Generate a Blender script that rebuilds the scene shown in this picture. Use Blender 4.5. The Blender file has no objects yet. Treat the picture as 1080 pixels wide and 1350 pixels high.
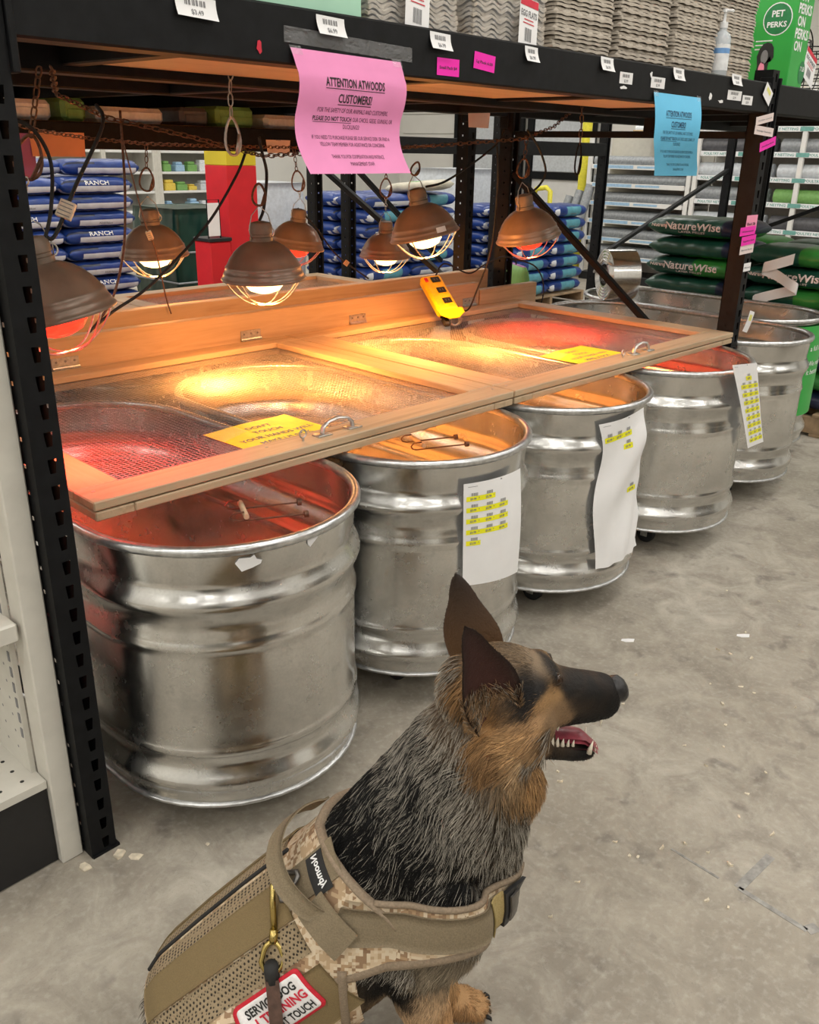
import bpy, bmesh, math, random
import numpy as np
from mathutils import Vector, Matrix
from mathutils.bvhtree import BVHTree
random.seed(7); rng = np.random.default_rng(7)
S = bpy.context.scene
COL = S.collection
PI = math.pi
# ---------------------------------------------------------------- camera
cam_d = bpy.data.cameras.new('camera'); cam = bpy.data.objects.new('camera', cam_d); COL.objects.link(cam)
yaw, pitch, roll, fpx = 0.8269, 0.3881, 0.0194, 1166.9
fw = Vector((math.sin(yaw)*math.cos(pitch), math.cos(yaw)*math.cos(pitch), -math.sin(pitch)))
rt = Vector((math.cos(yaw), -math.sin(yaw), 0)); up = rt.cross(fw)
r2 = rt*math.cos(roll)+up*math.sin(roll); u2 = -rt*math.sin(roll)+up*math.cos(roll)
M = Matrix.Identity(4)
for i in range(3):
    M[i][0] = r2[i]; M[i][1] = u2[i]; M[i][2] = -fw[i]
M[0][3], M[1][3], M[2][3] = -0.6309, -1.49, 1.4238
cam.matrix_world = M
cam_d.sensor_fit = 'HORIZONTAL'; cam_d.sensor_width = 36.0; cam_d.lens = fpx/1080*36.0
cam_d.clip_start = 0.05; cam_d.clip_end = 100
S.camera = cam
# ---------------------------------------------------------------- world, lights, exposure
W = bpy.data.worlds.new('store_air'); S.world = W; W.use_nodes = True
W.node_tree.nodes['Background'].inputs[0].default_value = (0.92, 0.95, 1.0, 1)
W.node_tree.nodes['Background'].inputs[1].default_value = 0.0
S.view_settings.view_transform = 'Standard'; S.view_settings.look = 'None'
S.view_settings.gamma = 1.0; S.view_settings.exposure = 0.62; S.view_settings.use_curve_mapping = False
def area_light(name, loc, sx, sy, power, col=(1, .97, .92)):
    l = bpy.data.lights.new(name, 'AREA'); l.shape = 'RECTANGLE'; l.size = sx; l.size_y = sy
    l.energy = power; l.color = col
    o = bpy.data.objects.new(name, l); COL.objects.link(o); o.location = loc
    return o
# regular rows of ceiling tubes, above the picture, all through the store
for ly in (-6.3, -3.7, -1.1, 1.5, 4.1, 6.7, 9.3):
    for lx in (-6.2, -2.5, 1.2, 4.9, 8.6):
        area_light('ceiling_tube_offscreen', (lx, ly, 4.3), 2.4, 0.35, 27)
# ---------------------------------------------------------------- materials
MATS = {}
class NT:
    def __init__(s, name):
        m = bpy.data.materials.new(name); m.use_nodes = True
        s.m = m; s.t = m.node_tree; s.N = s.t.nodes; s.L = s.t.links
        s.b = s.N['Principled BSDF']; MATS[name] = m
    def n(s, typ, **kw):
        x = s.N.new(typ)
        for k, v in kw.items():
            if k == 'inp':
                for a, b in v.items(): x.inputs[a].default_value = b
            else: setattr(x, k, v)
        return x
    def l(s, a, b): s.L.new(a, b)
    def coord(s, kind='Object', scale=None):
        c = s.n('ShaderNodeTexCoord')
        if scale is None: return c.outputs[kind]
        mp = s.n('ShaderNodeMapping'); mp.inputs['Scale'].default_value = scale
        s.l(c.outputs[kind], mp.inputs['Vector']); return mp.outputs['Vector']
    def noise(s, vec, scale, detail=3, rough=.55, dist=0.):
        x = s.n('ShaderNodeTexNoise'); x.inputs['Scale'].default_value = scale; x.inputs['Detail'].default_value = detail
        x.inputs['Roughness'].default_value = rough; x.inputs['Distortion'].default_value = dist
        s.l(vec, x.inputs['Vector']); return x.outputs['Fac']
    def ramp(s, fac, stops, interp='LINEAR'):
        x = s.n('ShaderNodeValToRGB'); cr = x.color_ramp; cr.interpolation = interp
        while len(cr.elements) < len(stops): cr.elements.new(.5)
        for e, (p, c) in zip(cr.elements, stops):
            e.position = p; e.color = (*c, 1) if len(c) == 3 else c
        s.l(fac, x.inputs['Fac']); return x.outputs['Color']
    def mix(s, fac, a, b, mode='MIX'):
        x = s.n('ShaderNodeMix', data_type='RGBA', blend_type=mode)
        for sock, v in ((0, fac), (6, a), (7, b)):
            if hasattr(v, 'is_linked') or isinstance(v, bpy.types.NodeSocket): s.l(v, x.inputs[sock])
            elif sock == 0: x.inputs[0].default_value = v
            else: x.inputs[sock].default_value = (*v, 1)
        return x.outputs[2]
    def bump(s, h, strength=.3, dist=.01):
        x = s.n('ShaderNodeBump'); x.inputs['Strength'].default_value = strength; x.inputs['Distance'].default_value = dist
        s.l(h, x.inputs['Height']); s.l(x.outputs['Normal'], s.b.inputs['Normal'])
def setp(b, base=None, rough=None, metal=None, emit=None, es=0, trans=None, alpha=None, spec=None, sub=None):
    if base is not None: b.inputs['Base Color'].default_value = (*base, 1)
    if rough is not None: b.inputs['Roughness'].default_value = rough
    if metal is not None: b.inputs['Metallic'].default_value = metal
    if emit is not None: b.inputs['Emission Color'].default_value = (*emit, 1); b.inputs['Emission Strength'].default_value = es
    if trans is not None: b.inputs['Transmission Weight'].default_value = trans
    if alpha is not None: b.inputs['Alpha'].default_value = alpha
    if spec is not None: b.inputs['Specular IOR Level'].default_value = spec
def plain(name, base, rough=.5, metal=0., var=.12, scale=40, bump=0., **kw):
    k = NT(name); setp(k.b, base, rough, metal, **kw)
    v = k.coord('Object'); f = k.noise(v, scale, 3)
    lo = tuple(c*(1-var) for c in base); hi = tuple(min(1, c*(1+var)) for c in base)
    k.l(k.ramp(f, [(.3, lo), (.7, hi)]), k.b.inputs['Base Color'])
    if bump: k.bump(f, bump, .004)
    return k.m
def wood(name, a, b, c, rough=.6, axis=0):
    k = NT(name); setp(k.b, a, rough)
    sc = [30, 30, 30]; sc[axis] = 1.6
    v = k.coord('Object', tuple(sc)); f = k.noise(v, 1.0, 5, .6, .6)
    col = k.ramp(f, [(.3, a), (.5, b), (.72, c)])
    v2 = k.coord('Object'); f2 = k.noise(v2, 4, 3)
    k.l(k.mix(k.ramp(f2, [(.35, (0, 0, 0)), (.75, (.45, .45, .45))]), col, tuple(x*.72 for x in b)), k.b.inputs['Base Color'])
    k.bump(f, .25, .003); return k.m
# concrete floor
k = NT('concrete'); setp(k.b, (.4, .37, .33), .72)
v = k.coord('Object'); f1 = k.noise(v, 1.3, 6, .62, .4); f2 = k.noise(v, 7, 6, .7, .8); f3 = k.noise(v, 55, 4, .7); f4 = k.noise(v, 220, 2)
c1 = k.ramp(f1, [(.28, (.275, .242, .192)), (.48, (.392, .355, .292)), (.68, (.52, .485, .415))])
c2 = k.mix(k.ramp(f2, [(.36, (0, 0, 0)), (.64, (.75, .75, .75))]), c1, (.235, .208, .170))
spots = k.ramp(k.noise(v, 9, 3, .5, .3), [(.60, (0, 0, 0)), (.70, (.6, .6, .6))])
c3 = k.mix(spots, c2, (.15, .135, .118))
c4 = k.mix(k.ramp(f3, [(.50, (0, 0, 0)), (.75, (.5, .5, .5))]), c3, (.53, .50, .44))
c5 = k.mix(k.ramp(k.noise(v, 26, 5, .8, 1.2), [(.62, (0, 0, 0)), (.76, (.5, .5, .5))]), c4, (.12, .108, .095))
k.l(k.mix(k.ramp(f4, [(.60, (0, 0, 0)), (.72, (.3, .3, .3))]), c5, (.14, .13, .12)), k.b.inputs['Base Color'])
k.bump(f3, .25, .004)
# galvanised steel
k = NT('galvanized_steel'); setp(k.b, (.6, .6, .6), .3, 1.)
v = k.coord('Object'); f = k.noise(v, 3.2, 4, .6, .6); fg = k.noise(v, 190, 3, .75); fm = k.noise(v, 30, 4, .7)
base = k.ramp(f, [(.3, (.56, .56, .55)), (.5, (.70, .70, .685)), (.72, (.80, .80, .785))])
b2 = k.mix(k.ramp(fg, [(.35, (.28, .28, .28)), (.6, (0, 0, 0))]), base, (.42, .42, .42))
wearm = k.ramp(fm, [(.58, (0, 0, 0)), (.78, (.40, .40, .40))])
k.l(k.mix(wearm, b2, (.26, .26, .265)), k.b.inputs['Base Color'])
k.l(k.ramp(k.noise(v, 9, 4, .7), [(.3, (.16, .16, .16)), (.7, (.32, .32, .32))]), k.b.inputs['Roughness'])
k.bump(fg, .05, .002)
plain('mesh_wire', (.38, .37, .36), .45, .6, .2, 60)
plain('galvanized_rim', (.58, .59, .60), .28, .9, .2, 60)
plain('silver_coil', (.72, .72, .72), .18, 1., .1, 90)
plain('zinc', (.55, .55, .53), .35, .9, .2, 90)
plain('brass', (.52, .40, .14), .25, 1., .1, 60)
plain('rusty_steel', (.16, .085, .055), .6, .6, .4, 120)
plain('black_rack', (.006, .0065, .0075), .55, .0, .35, 30, .05, spec=.2)
plain('black_plastic', (.012, .012, .013), .45)
plain('black_rubber', (.018, .018, .018), .75)
plain('cream_paint', (.62, .60, .54), .45, 0, .05, 20)
plain('white_paint', (.78, .78, .76), .5, 0, .04, 8)
plain('wall_paint', (.80, .79, .75), .7, 0, .03, 3)
plain('paper_white', (.86, .86, .87), .7, 0, .03, 12)
plain('paper_pink', (.88, .30, .58), .7, 0, .04, 12)
plain('paper_blue', (.13, .52, .80), .7, 0, .04, 12)
plain('paper_yellow', (.88, .78, .04), .55, 0, .1, 20)
plain('paper_orange', (.66, .33, .19), .7, 0, .04, 12)
plain('paper_purple', (.27, .10, .28), .7, 0, .04, 12)
plain('tag_pink', (.95, .015, .48), .5, 0, .03, 12)
plain('tag_palepink', (.92, .33, .50), .6, 0, .03, 12)
plain('tag_blush', (.80, .68, .66), .6, 0, .03, 12)
plain('highlighter', (.90, .88, .01), .6, 0, .04, 30)
plain('ink', (.02, .02, .02), .6)
plain('ink_soft', (.10, .03, .06), .7)
plain('ink_grey', (.22, .22, .23), .7)
plain('ink_blue', (.02, .08, .16), .7)
plain('ink_red', (.62, .02, .05), .6)
plain('ink_white', (.85, .86, .86), .6)
plain('pulp', (.44, .39, .325), .85, 0, .14, 60, .1)
plain('lamp_brown', (.25, .175, .13), .3, .25, .16, 14)
plain('lamp_inside', (.75, .73, .7), .35, .6)
plain('lamp_socket', (.22, .17, .13), .5, .2)
plain('power_yellow', (.92, .60, .01), .4)
plain('bag_blue', (.012, .042, .21), .33, 0, .3, 9, .25)
plain('bag_white', (.66, .69, .74), .38, 0, .1, 12, .2)
plain('bag_teal', (.10, .32, .40), .38, 0, .2, 12, .2)
plain('bag_dark', (.012, .018, .05), .35, 0, .2, 12, .2)
plain('bag_green', (.012, .075, .05), .3, 0, .25, 10, .25)
plain('bag_bright_green', (.03, .21, .035), .33, 0, .2, 12, .2)
plain('bag_red', (.22, .01, .015), .35, 0, .25, 10, .2)
plain('bag_cream', (.55, .52, .42), .5, 0, .2, 10, .2)
plain('tarp_green', (.004, .035, .022), .3, 0, .3, 7, .35)
plain('pallet_wood', (.36, .25, .15), .8, 0, .3, 14)
plain('column_yellow', (.62, .50, .02), .5, 0, .06, 6)
plain('column_red', (.62, .012, .02), .45, 0, .08, 6)
plain('box_green', (.035, .40, .065), .4, 0, .05, 6)
plain('box_mint', (.42, .72, .55), .55, 0, .06, 8)
plain('box_bright', (.03, .50, .16), .5, 0, .06, 8)
plain('logo_green', (.02, .22, .07), .45)
plain('roll_grey', (.33, .35, .37), .5, .3, .2, 40)
plain('roll_film', (.62, .66, .70), .3, 0, .12, 30)
plain('roll_dark', (.10, .10, .11), .4, 0, .2, 30)
plain('goods_blue', (.35, .55, .75), .5)
plain('goods_yellow', (.8, .6, .1), .5)
plain('goods_green', (.2, .42, .12), .5)
plain('goods_tan', (.55, .40, .22), .6)
plain('shelf_strip_green', (.16, .40, .36), .5)
plain('shavings', (.60, .46, .30), .85, 0, .3, 70, .6)
plain('shaving_chip', (.72, .64, .50), .8, 0, .2, 60)
plain('tape_grey', (.28, .27, .25), .4, 0, .3, 50)
plain('bollard_yellow', (.75, .68, .05), .45)
plain('plastic_white', (.82, .84, .86), .35)
plain('label_blue', (.16, .35, .68), .4)
plain('grip_tan', (.60, .46, .30), .6)
wood('pine_x', (.49, .35, .205), (.57, .42, .26), (.39, .265, .15), .55, 0)
wood('pine_y', (.49, .35, .205), (.57, .42, .26), (.39, .265, .15), .55, 1)
wood('old_pine_x', (.46, .335, .205), (.55, .41, .26), (.34, .24, .14), .62, 0)
wood('old_pine_y', (.46, .335, .205), (.55, .41, .26), (.34, .24, .14), .62, 1)
wood('plywood', (.50, .37, .22), (.57, .43, .27), (.42, .30, .17), .6, 0)
k = NT('clear_wrap'); setp(k.b, (.92, .93, .95), .12, 0, trans=0., alpha=.16, spec=.8); k.bump(k.noise(k.coord('Object'), 26, 3, .6, 1.5), .9, .02)
k = NT('stretch_wrap'); setp(k.b, (.75, .78, .82), .18, 0, alpha=.35, spec=.8); k.bump(k.noise(k.coord('Object'), 14, 3, .6, 1.5), .9, .02)
k = NT('bottle_clear'); setp(k.b, (.80, .88, .95), .1, 0, alpha=.55, spec=.7)
def bulb(name, c, s):
    k = NT(name); setp(k.b, c, .2, emit=c, es=s); return k.m
bulb('bulb_warm', (1., .70, .32), 2.6)
bulb('bulb_red', (1., .03, .012), 1.5)
# ---------------------------------------------------------------- mesh helpers (world coordinates in, stored relative to the parent's base)
class MB:
    def __init__(s): s.v = []; s.f = []; s.m = []
    def add(s, vs, fs, mi=0):
        o = len(s.v); s.v += [tuple(p) for p in vs]
        s.f += [tuple(i+o for i in f) for f in fs]; s.m += [mi]*len(fs); return s
    def box(s, a, b, mi=0, T=None):
        (x0, y0, z0), (x1, y1, z1) = a, b
        vs = [(x0,y0,z0),(x1,y0,z0),(x1,y1,z0),(x0,y1,z0),(x0,y0,z1),(x1,y0,z1),(x1,y1,z1),(x0,y1,z1)]
        if T is not None: vs = [T @ Vector(p) for p in vs]
        return s.add(vs, [(0,3,2,1),(4,5,6,7),(0,1,5,4),(1,2,6,5),(2,3,7,6),(3,0,4,7)], mi)
    def bbox(s, a, b, c=.003, mi=0, T=None):
        # box with chamfered edges
        bm = bmesh.new(); ce = [(a[i]+b[i])/2 for i in range(3)]; sz = [abs(b[i]-a[i]) for i in range(3)]
        bmesh.ops.create_cube(bm, size=1)
        for v in bm.verts: v.co = Vector([ce[i]+v.co[i]*sz[i] for i in range(3)])
        bmesh.ops.bevel(bm, geom=bm.edges[:], offset=c, segments=1, affect='EDGES')
        bm.verts.index_update(); vs = [v.co.copy() for v in bm.verts]; fs = [[v.index for v in f.verts] for f in bm.faces]; bm.free()
        if T is not None: vs = [T @ p for p in vs]
        return s.add(vs, fs, mi)
    def tube(s, pts, r, n=8, closed=False, cap=True, mi=0, flat=None):
        pts = [Vector(p) for p in pts]; N = len(pts); rr = r if hasattr(r, '__len__') else [r]*N
        ref = None; vs = []
        for i in range(N):
            t = (pts[(i+1) % N]-pts[i-1]) if closed else (pts[min(i+1, N-1)]-pts[max(i-1, 0)])
            if t.length < 1e-9: t = Vector((0, 0, 1))
            t.normalize()
            if ref is None: ref = Vector((0, 0, 1)) if abs(t.z) < .9 else Vector((1, 0, 0))
            a = (ref-t*ref.dot(t))
            if a.length < 1e-6: a = t.orthogonal()
            a.normalize(); ref = a; b = t.cross(a)
            for j in range(n):
                th = 2*PI*j/n; ka, kb = (1, 1) if flat is None else flat
                vs.append(pts[i]+(a*math.cos(th)*ka+b*math.sin(th)*kb)*rr[i])
        fs = []
        for i in range(N if closed else N-1):
            k2 = (i+1) % N
            for j in range(n): fs.append((i*n+j, i*n+(j+1) % n, k2*n+(j+1) % n, k2*n+j))
        if cap and not closed: fs.append(tuple(range(n))[::-1]); fs.append(tuple((N-1)*n+j for j in range(n)))
        return s.add(vs, fs, mi)
    def lathe(s, prof, n=32, T=None, cap0=False, cap1=False, mi=0):
        vs = []; K = len(prof)
        for (r, z) in prof:
            for j in range(n):
                th = 2*PI*j/n; p = Vector((r*math.cos(th), r*math.sin(th), z)); vs.append(T @ p if T is not None else p)
        fs = [(i*n+j, i*n+(j+1) % n, (i+1)*n+(j+1) % n, (i+1)*n+j) for i in range(K-1) for j in range(n)]
        if cap0: fs.append(tuple(range(n))[::-1])
        if cap1: fs.append(tuple((K-1)*n+j for j in range(n)))
        return s.add(vs, fs, mi)
    def grid(s, fn, nu, nv, mi=0, closeu=False):
        vs = [fn(i/(nu if closeu else nu-1), j/(nv-1)) for j in range(nv) for i in range(nu)]
        fs = []
        for j in range(nv-1):
            for i in range(nu if closeu else nu-1):
                i2 = (i+1) % nu
                fs.append((j*nu+i, (j+1)*nu+i, (j+1)*nu+i2, j*nu+i2))
        return s.add(vs, fs, mi)
    def prism(s, poly, z0, z1, T=None, mi=0):
        n = len(poly); vs = [Vector((p[0], p[1], z0)) for p in poly]+[Vector((p[0], p[1], z1)) for p in poly]
        if T is not None: vs = [T @ p for p in vs]
        return s.add(vs, [tuple(range(n))[::-1], tuple(range(n, 2*n))]+[(i, (i+1) % n, n+(i+1) % n, n+i) for i in range(n)], mi)
    def mesh(s, name, mats, smooth=False, off=(0, 0, 0)):
        me = bpy.data.meshes.new(name); ox, oy, oz = off
        me.from_pydata([(p[0]-ox, p[1]-oy, p[2]-oz) for p in s.v], [], s.f); me.update()
        for m in (mats if isinstance(mats, (list, tuple)) else [mats]): me.materials.append(MATS[m])
        if len(set(s.m)) > 1: me.polygons.foreach_set('material_index', s.m)
        if smooth:
            me.polygons.foreach_set('use_smooth', [True]*len(me.polygons))
            if smooth != 'all': me.set_sharp_from_angle(angle=math.radians(smooth if smooth is not True else 40))
        return me
    def build(s, name, mats, parent=None, smooth=False, off=None):
        if off is None: off = base_of(parent)
        o = bpy.data.objects.new(name, s.mesh(name, mats, smooth, off)); COL.objects.link(o)
        if parent is not None: o.parent = parent; o['_b'] = tuple(off)
        return o
def base_of(p):
    if p is None: return (0, 0, 0)
    if '_b' in p: return tuple(p['_b'])
    return tuple(p.location)
def tag(o, label=None, cat=None, group=None, kind=None):
    if label: o['label'] = label
    if cat: o['category'] = cat
    if group: o['group'] = group
    if kind: o['kind'] = kind
    return o
def thing(name, loc, label, cat, group=None):
    o = bpy.data.objects.new(name, None); COL.objects.link(o); o.location = loc; o.empty_display_size = .1
    o['_b'] = tuple(loc); return tag(o, label, cat, group)
def solo(mb, name, mats, base, label, cat, group=None, smooth=False):
    o = bpy.data.objects.new(name, mb.mesh(name, mats, smooth, base)); COL.objects.link(o); o.location = base
    o['_b'] = tuple(base); return tag(o, label, cat, group)
def copy_tree(o, parent=None):
    c = o.copy(); COL.objects.link(c); c.parent = parent
    for ch in o.children: copy_tree(ch, c)
    return c
_tc = {}
def text_data(body, bold=0.):
    key = (body, bold)
    if key not in _tc:
        cu = bpy.data.curves.new('t', 'FONT'); cu.body = body; cu.size = 1.0; cu.resolution_u = 2; cu.offset = bold
        ob = bpy.data.objects.new('t', cu); me = bpy.data.meshes.new_from_object(ob)
        vs = [tuple(v.co) for v in me.vertices]; fs = [tuple(p.vertices) for p in me.polygons]
        bpy.data.objects.remove(ob); bpy.data.meshes.remove(me); bpy.data.curves.remove(cu)
        _tc[key] = (vs, fs)
    return _tc[key]
def text_on(mb, body, fn, x, y, size, width=None, align='C', bold=0., mi=0):
    """flat print: glyph outlines laid on the surface fn(x, y) (paper coordinates in metres)"""
    vs, fs = text_data(body, bold)
    if not vs: return
    xs = [v[0] for v in vs]; w = max(xs)-min(xs); sx = size if width is None else width/w
    x0 = x-(min(xs)+w/2)*sx if align == 'C' else x-min(xs)*sx
    mb.add([fn(x0+v[0]*sx, y+v[1]*size) for v in vs], fs, mi)
def strip_on(mb, fn, x0, y0, x1, y1, nx=6, ny=2, mi=0):
    mb.grid(lambda u, v: fn(x0+(x1-x0)*u, y1+(y0-y1)*v), nx, ny, mi)
def offset_fn(P, w, h, d):
    """P(u,v)->Vector over the unit square (v down); returns fn(x,y): metres from the top-left corner, y negative down, lifted d along the normal"""
    def fn(x, y):
        u, v = x/w, -y/h; e = .004
        p = P(u, v); n = (P(u+e, v)-P(u-e, v)).cross(P(u, v-e)-P(u, v+e))
        n.normalize(); return p+n*d
    return fn

def pr(mb, mat, parent, name='lettering'):
    return tag(mb.build(name, mat, parent), kind='stuff')
# ================================================================ SETTING
mb = MB(); mb.box((-8, -8, -.1), (16, 14, 0)); tag(mb.build('floor', 'concrete'), kind='structure')
mb = MB(); mb.box((-8, -8, 4.5), (16, 14, 4.6)); tag(mb.build('ceiling', 'white_paint'), kind='structure')
mb = MB(); mb.box((-8, 11.5, 0), (13.3, 11.7, 4.5)); tag(mb.build('wall_back', 'wall_paint'), kind='structure')
wr = MB().box((13, -8, 0), (13.2, 11.5, 4.5)).build('wall_right', 'wall_paint'); tag(wr, kind='structure')
tag(MB().box((-8, -8.2, 0), (13.2, -8, 4.5)).build('wall_front', 'wall_paint'), kind='structure'); tag(MB().box((-8.2, -8.2, 0), (-8, 11.7, 4.5)).build('wall_left', 'wall_paint'), kind='structure')
# horizontal cladding panels of the far wall, each its own piece
for i in range(9):
    p = MB().bbox((12.965, 3.0, .02+.34*i), (13.0, 11.4, .345+.34*i), .006).build('cladding_panel', 'wall_paint', wr)
# dark door frames on the far wall beyond the mid pallets
for n, (ya, yb) in enumerate(((7.05, 8.25), (8.5, 9.9))):
    d = MB().box((12.90, ya, 0), (12.962, yb, 2.3)).build('door_%d' % (n+1), 'white_paint'); tag(d, kind='structure')
    f = MB(); f.box((12.84, ya-.08, 0), (12.90, ya+.04, 2.36)); f.box((12.84, yb-.04, 0), (12.90, yb+.08, 2.36)); f.box((12.84, ya-.08, 2.26), (12.90, yb+.08, 2.36)); f.box((12.85, ya, 1.0), (12.90, yb, 1.12))
    f.build('door_frame', 'black_rack', d)
    MB().box((12.88, ya+.05, 1.13), (12.91, yb-.05, 2.25)).build('pane', 'roll_film', d)
# taped rectangle and scraps on the concrete
def floor_strip(a, b, w):
    a, b = Vector((*a, 0)), Vector((*b, 0)); d = (b-a).normalized(); n = Vector((-d.y, d.x, 0))*w/2
    return [a+n, a-n, b-n, b+n]
FL = bpy.data.objects['floor']
mb = MB()
for a, b, w in (((0.899, -1.043), (0.888, -1.189), .012), ((0.899, -1.043), (1.037, -1.055), .020), ((0.904, -0.886), (0.896, -1.001), .006), ((0.888, -1.189), (0.912, -1.201), .022)):
    q4 = floor_strip(a, b, w); mb.add([p+Vector((0, 0, .0002)) for p in q4]+[p+Vector((0, 0, .0008)) for p in q4], [(3, 2, 1, 0), (4, 5, 6, 7), (0, 1, 5, 4), (1, 2, 6, 5), (2, 3, 7, 6), (3, 0, 4, 7)])
mb.build('tape_residue', 'tape_grey', FL)

# ================================================================ PALLET RACKS
def slotted_plate(mb, x0, x1, z0, z1, P, pitch=.05, cx=None, wt=.017, wb=.011, hh=.027):
    """plate in the (x,z) plane with a column of tapered slots; P maps (x,z) to world"""
    cx = (x0+x1)/2 if cx is None else cx; n = int((z1-z0)/pitch); pt = (z1-z0)/n
    for i in range(n):
        a = z0+i*pt; b = a+pt; m = (a+b)/2
        o = [(x0, a), (x1, a), (x1, b), (x0, b)]; h = [(cx-wb/2, m-hh/2), (cx+wb/2, m-hh/2), (cx+wt/2, m+hh/2), (cx-wt/2, m+hh/2)]
        mb.add([P(*p) for p in o+h], [(0, 1, 5, 4), (1, 2, 6, 5), (2, 3, 7, 6), (3, 0, 4, 7)])
def upright(parent, x0, x1, y0, y1, h, mat='black_rack', face=-1):
    mb = MB(); yf = y0 if face < 0 else y1
    slotted_plate(mb, x0, x1, 0, h, lambda x, z: (x, yf, z), cx=x0+(x1-x0)*.6)
    slotted_plate(mb, y0, y1, 0, h, lambda y, z: (x0, y, z), pitch=.05, wt=.008, wb=.008, hh=.008)
    slotted_plate(mb, y0, y1, 0, h, lambda y, z: (x1, y, z), pitch=.05, wt=.008, wb=.008, hh=.008)
    # returned lips of the channel and the inner web
    yb = y1 if face < 0 else y0; s = -face
    mb.box((x0+.001, min(yf+s*.012, yf+s*.014), 0), (x0+(x1-x0)*.36, max(yf+s*.012, yf+s*.014), h))
    mb.box((x0, min(yb, yb-s*.003), 0), (x0+.012, max(yb, yb-s*.003), h)); mb.box((x1-.012, min(yb, yb-s*.003), 0), (x1, max(yb, yb-s*.003), h))
    mb.box((x0+.001, y0-.004, 0), (x1+.006, y1+.01, .006))
    return mb.build('upright', mat, parent)
def bar(parent, name, a, b, w, t, mat):
    a, b = Vector(a), Vector(b); d = b-a; L = d.length; q3 = d.to_track_quat('X', 'Z'); T = Matrix.Translation(a) @ q3.to_matrix().to_4x4()
    return MB().bbox((0, -w/2, -t/2), (L, w/2, t/2), .003, 0, T).build(name, mat, parent)
XL, XR = .003, 2.907
rack = thing('pallet_rack', (1.45, .6, 0), 'black slotted steel rack bay over the four galvanized tanks', 'rack')
for (x0, y0, y1, fc) in ((XL, 0, .07, -1), (XL, 1.17, 1.24, 1), (XR, 0, .07, -1), (XR, 1.17, 1.24, 1)):
    upright(rack, x0, x0+.057, y0, y1, 1.72, face=fc)
def beam(parent, x0, x1, y, z0, z1, mat='black_rack'):
    mb = MB(); mb.bbox((x0, y-.006, z0), (x1, y+.036, z1), .004); mb.bbox((x0+.02, y+.03, z0), (x1-.02, y+.062, z0+.05), .003)
    o = mb.build('beam', mat, parent)
    for xa in (x0, x1-.012):
        c = MB(); c.bbox((xa, y-.010, z0-.05), (xa+.012, y+.04, z1+.02), .002); c.build('end_connector', mat, o)
    return o
beam(rack, XL+.058, XR-.001, 0, 1.573, 1.675); beam(rack, XL+.058, XR-.001, 1.2, 1.573, 1.675); beam(rack, XL+.058, XR-.001, .46, 1.56, 1.655)
for x in (.38, 1.12, 1.86, 2.55): MB().bbox((x, .04, 1.575), (x+.045, 1.2, 1.657), .003).build('cross_bar', 'black_rack', rack)
for a, b in ((.43, 1.10), (1.17, 1.84), (1.91, 2.53)): MB().bbox((a, .066, 1.582), (b, .452, 1.594), .002).build('support_board', 'plywood', rack)
xs = [XL+.06, .40, 1.14, 1.88, 2.57, XR-.004]
for a, b in zip(xs[:-1], xs[1:]): MB().bbox((a+.003, .042, 1.658), (b-.003, 1.198, 1.674), .002).build('deck_panel', 'plywood', rack)
for x in (XL+.02, XR+.02):
    bar(rack, 'brace', (x+.01, 1.17, 1.33), (x+.01, .07, .49), .032, .026, 'black_rack'); bar(rack, 'brace', (x+.01, .07, 1.50), (x+.01, 1.17, 1.50), .032, .026, 'black_rack'); bar(rack, 'brace', (x+.01, .07, .30), (x+.01, 1.17, .30), .032, .026, 'black_rack')
# neighbouring bay beyond the right-hand uprights
rack2 = thing('pallet_rack', (4.4, .6, 0), 'black rack bay beyond the slotted upright, holding wire egg baskets', 'rack')
beam(rack2, XR+.058, 5.85, 0, 1.573, 1.675); beam(rack2, XR+.058, 5.85, 1.2, 1.573, 1.675)
for x in (3.6, 4.4, 5.2): MB().bbox((x, .04, 1.60), (x+.045, 1.2, 1.657), .003).build('cross_bar', 'black_rack', rack2)
for a, b in ((XR+.07, 3.9), (3.905, 4.85), (4.855, 5.84)): MB().bbox((a, .042, 1.658), (b, 1.198, 1.674), .002).build('deck_panel', 'plywood', rack2)
for y0, y1, fc in ((0, .07, -1), (1.17, 1.24, 1)): upright(rack2, 5.85, 5.907, y0, y1, 1.72, face=fc)
bar(rack2, 'brace', (5.88, 1.17, .95), (5.88, .07, 1.42), .032, .026, 'black_rack'); bar(rack2, 'brace', (5.88, 1.17, .5), (5.88, .07, .1), .032, .026, 'black_rack')
# rack standing behind, back to back
rack3 = thing('pallet_rack', (1.6, 2.0, 0), 'black rack standing back to back behind the brooder tanks', 'rack')
for (x0, y0, fc) in ((-.1, 1.40, -1), (-.1, 2.5, 1), (2.87, 1.40, -1), (2.87, 2.5, 1), (3.13, 2.5, 1)): upright(rack3, x0, x0+.057, y0, y0+.07, 1.72, face=fc)
beam(rack3, -.04, 2.869, 1.90, 1.405, 1.50); beam(rack3, -.04, 2.869, 2.5, 1.405, 1.50); beam(rack3, -.04, 2.869, 1.40, 1.60, 1.69)
for a, b in ((-.03, .95), (.955, 1.95), (1.955, 2.86)):
    MB().bbox((a, 1.94, 1.488), (b, 2.5, 1.502), .002).build('deck_panel', 'plywood', rack3); MB().bbox((a, 1.442, 1.662), (b, 2.5, 1.678), .002).build('deck_panel', 'plywood', rack3)
beam(rack3, -.04, 2.869, 2.44, 1.575, 1.675)
for x in (.4, 1.2, 2.0, 2.6): MB().bbox((x, 1.44, 1.585), (x+.045, 2.44, 1.66), .003).build('cross_bar', 'black_rack', rack3)
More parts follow.
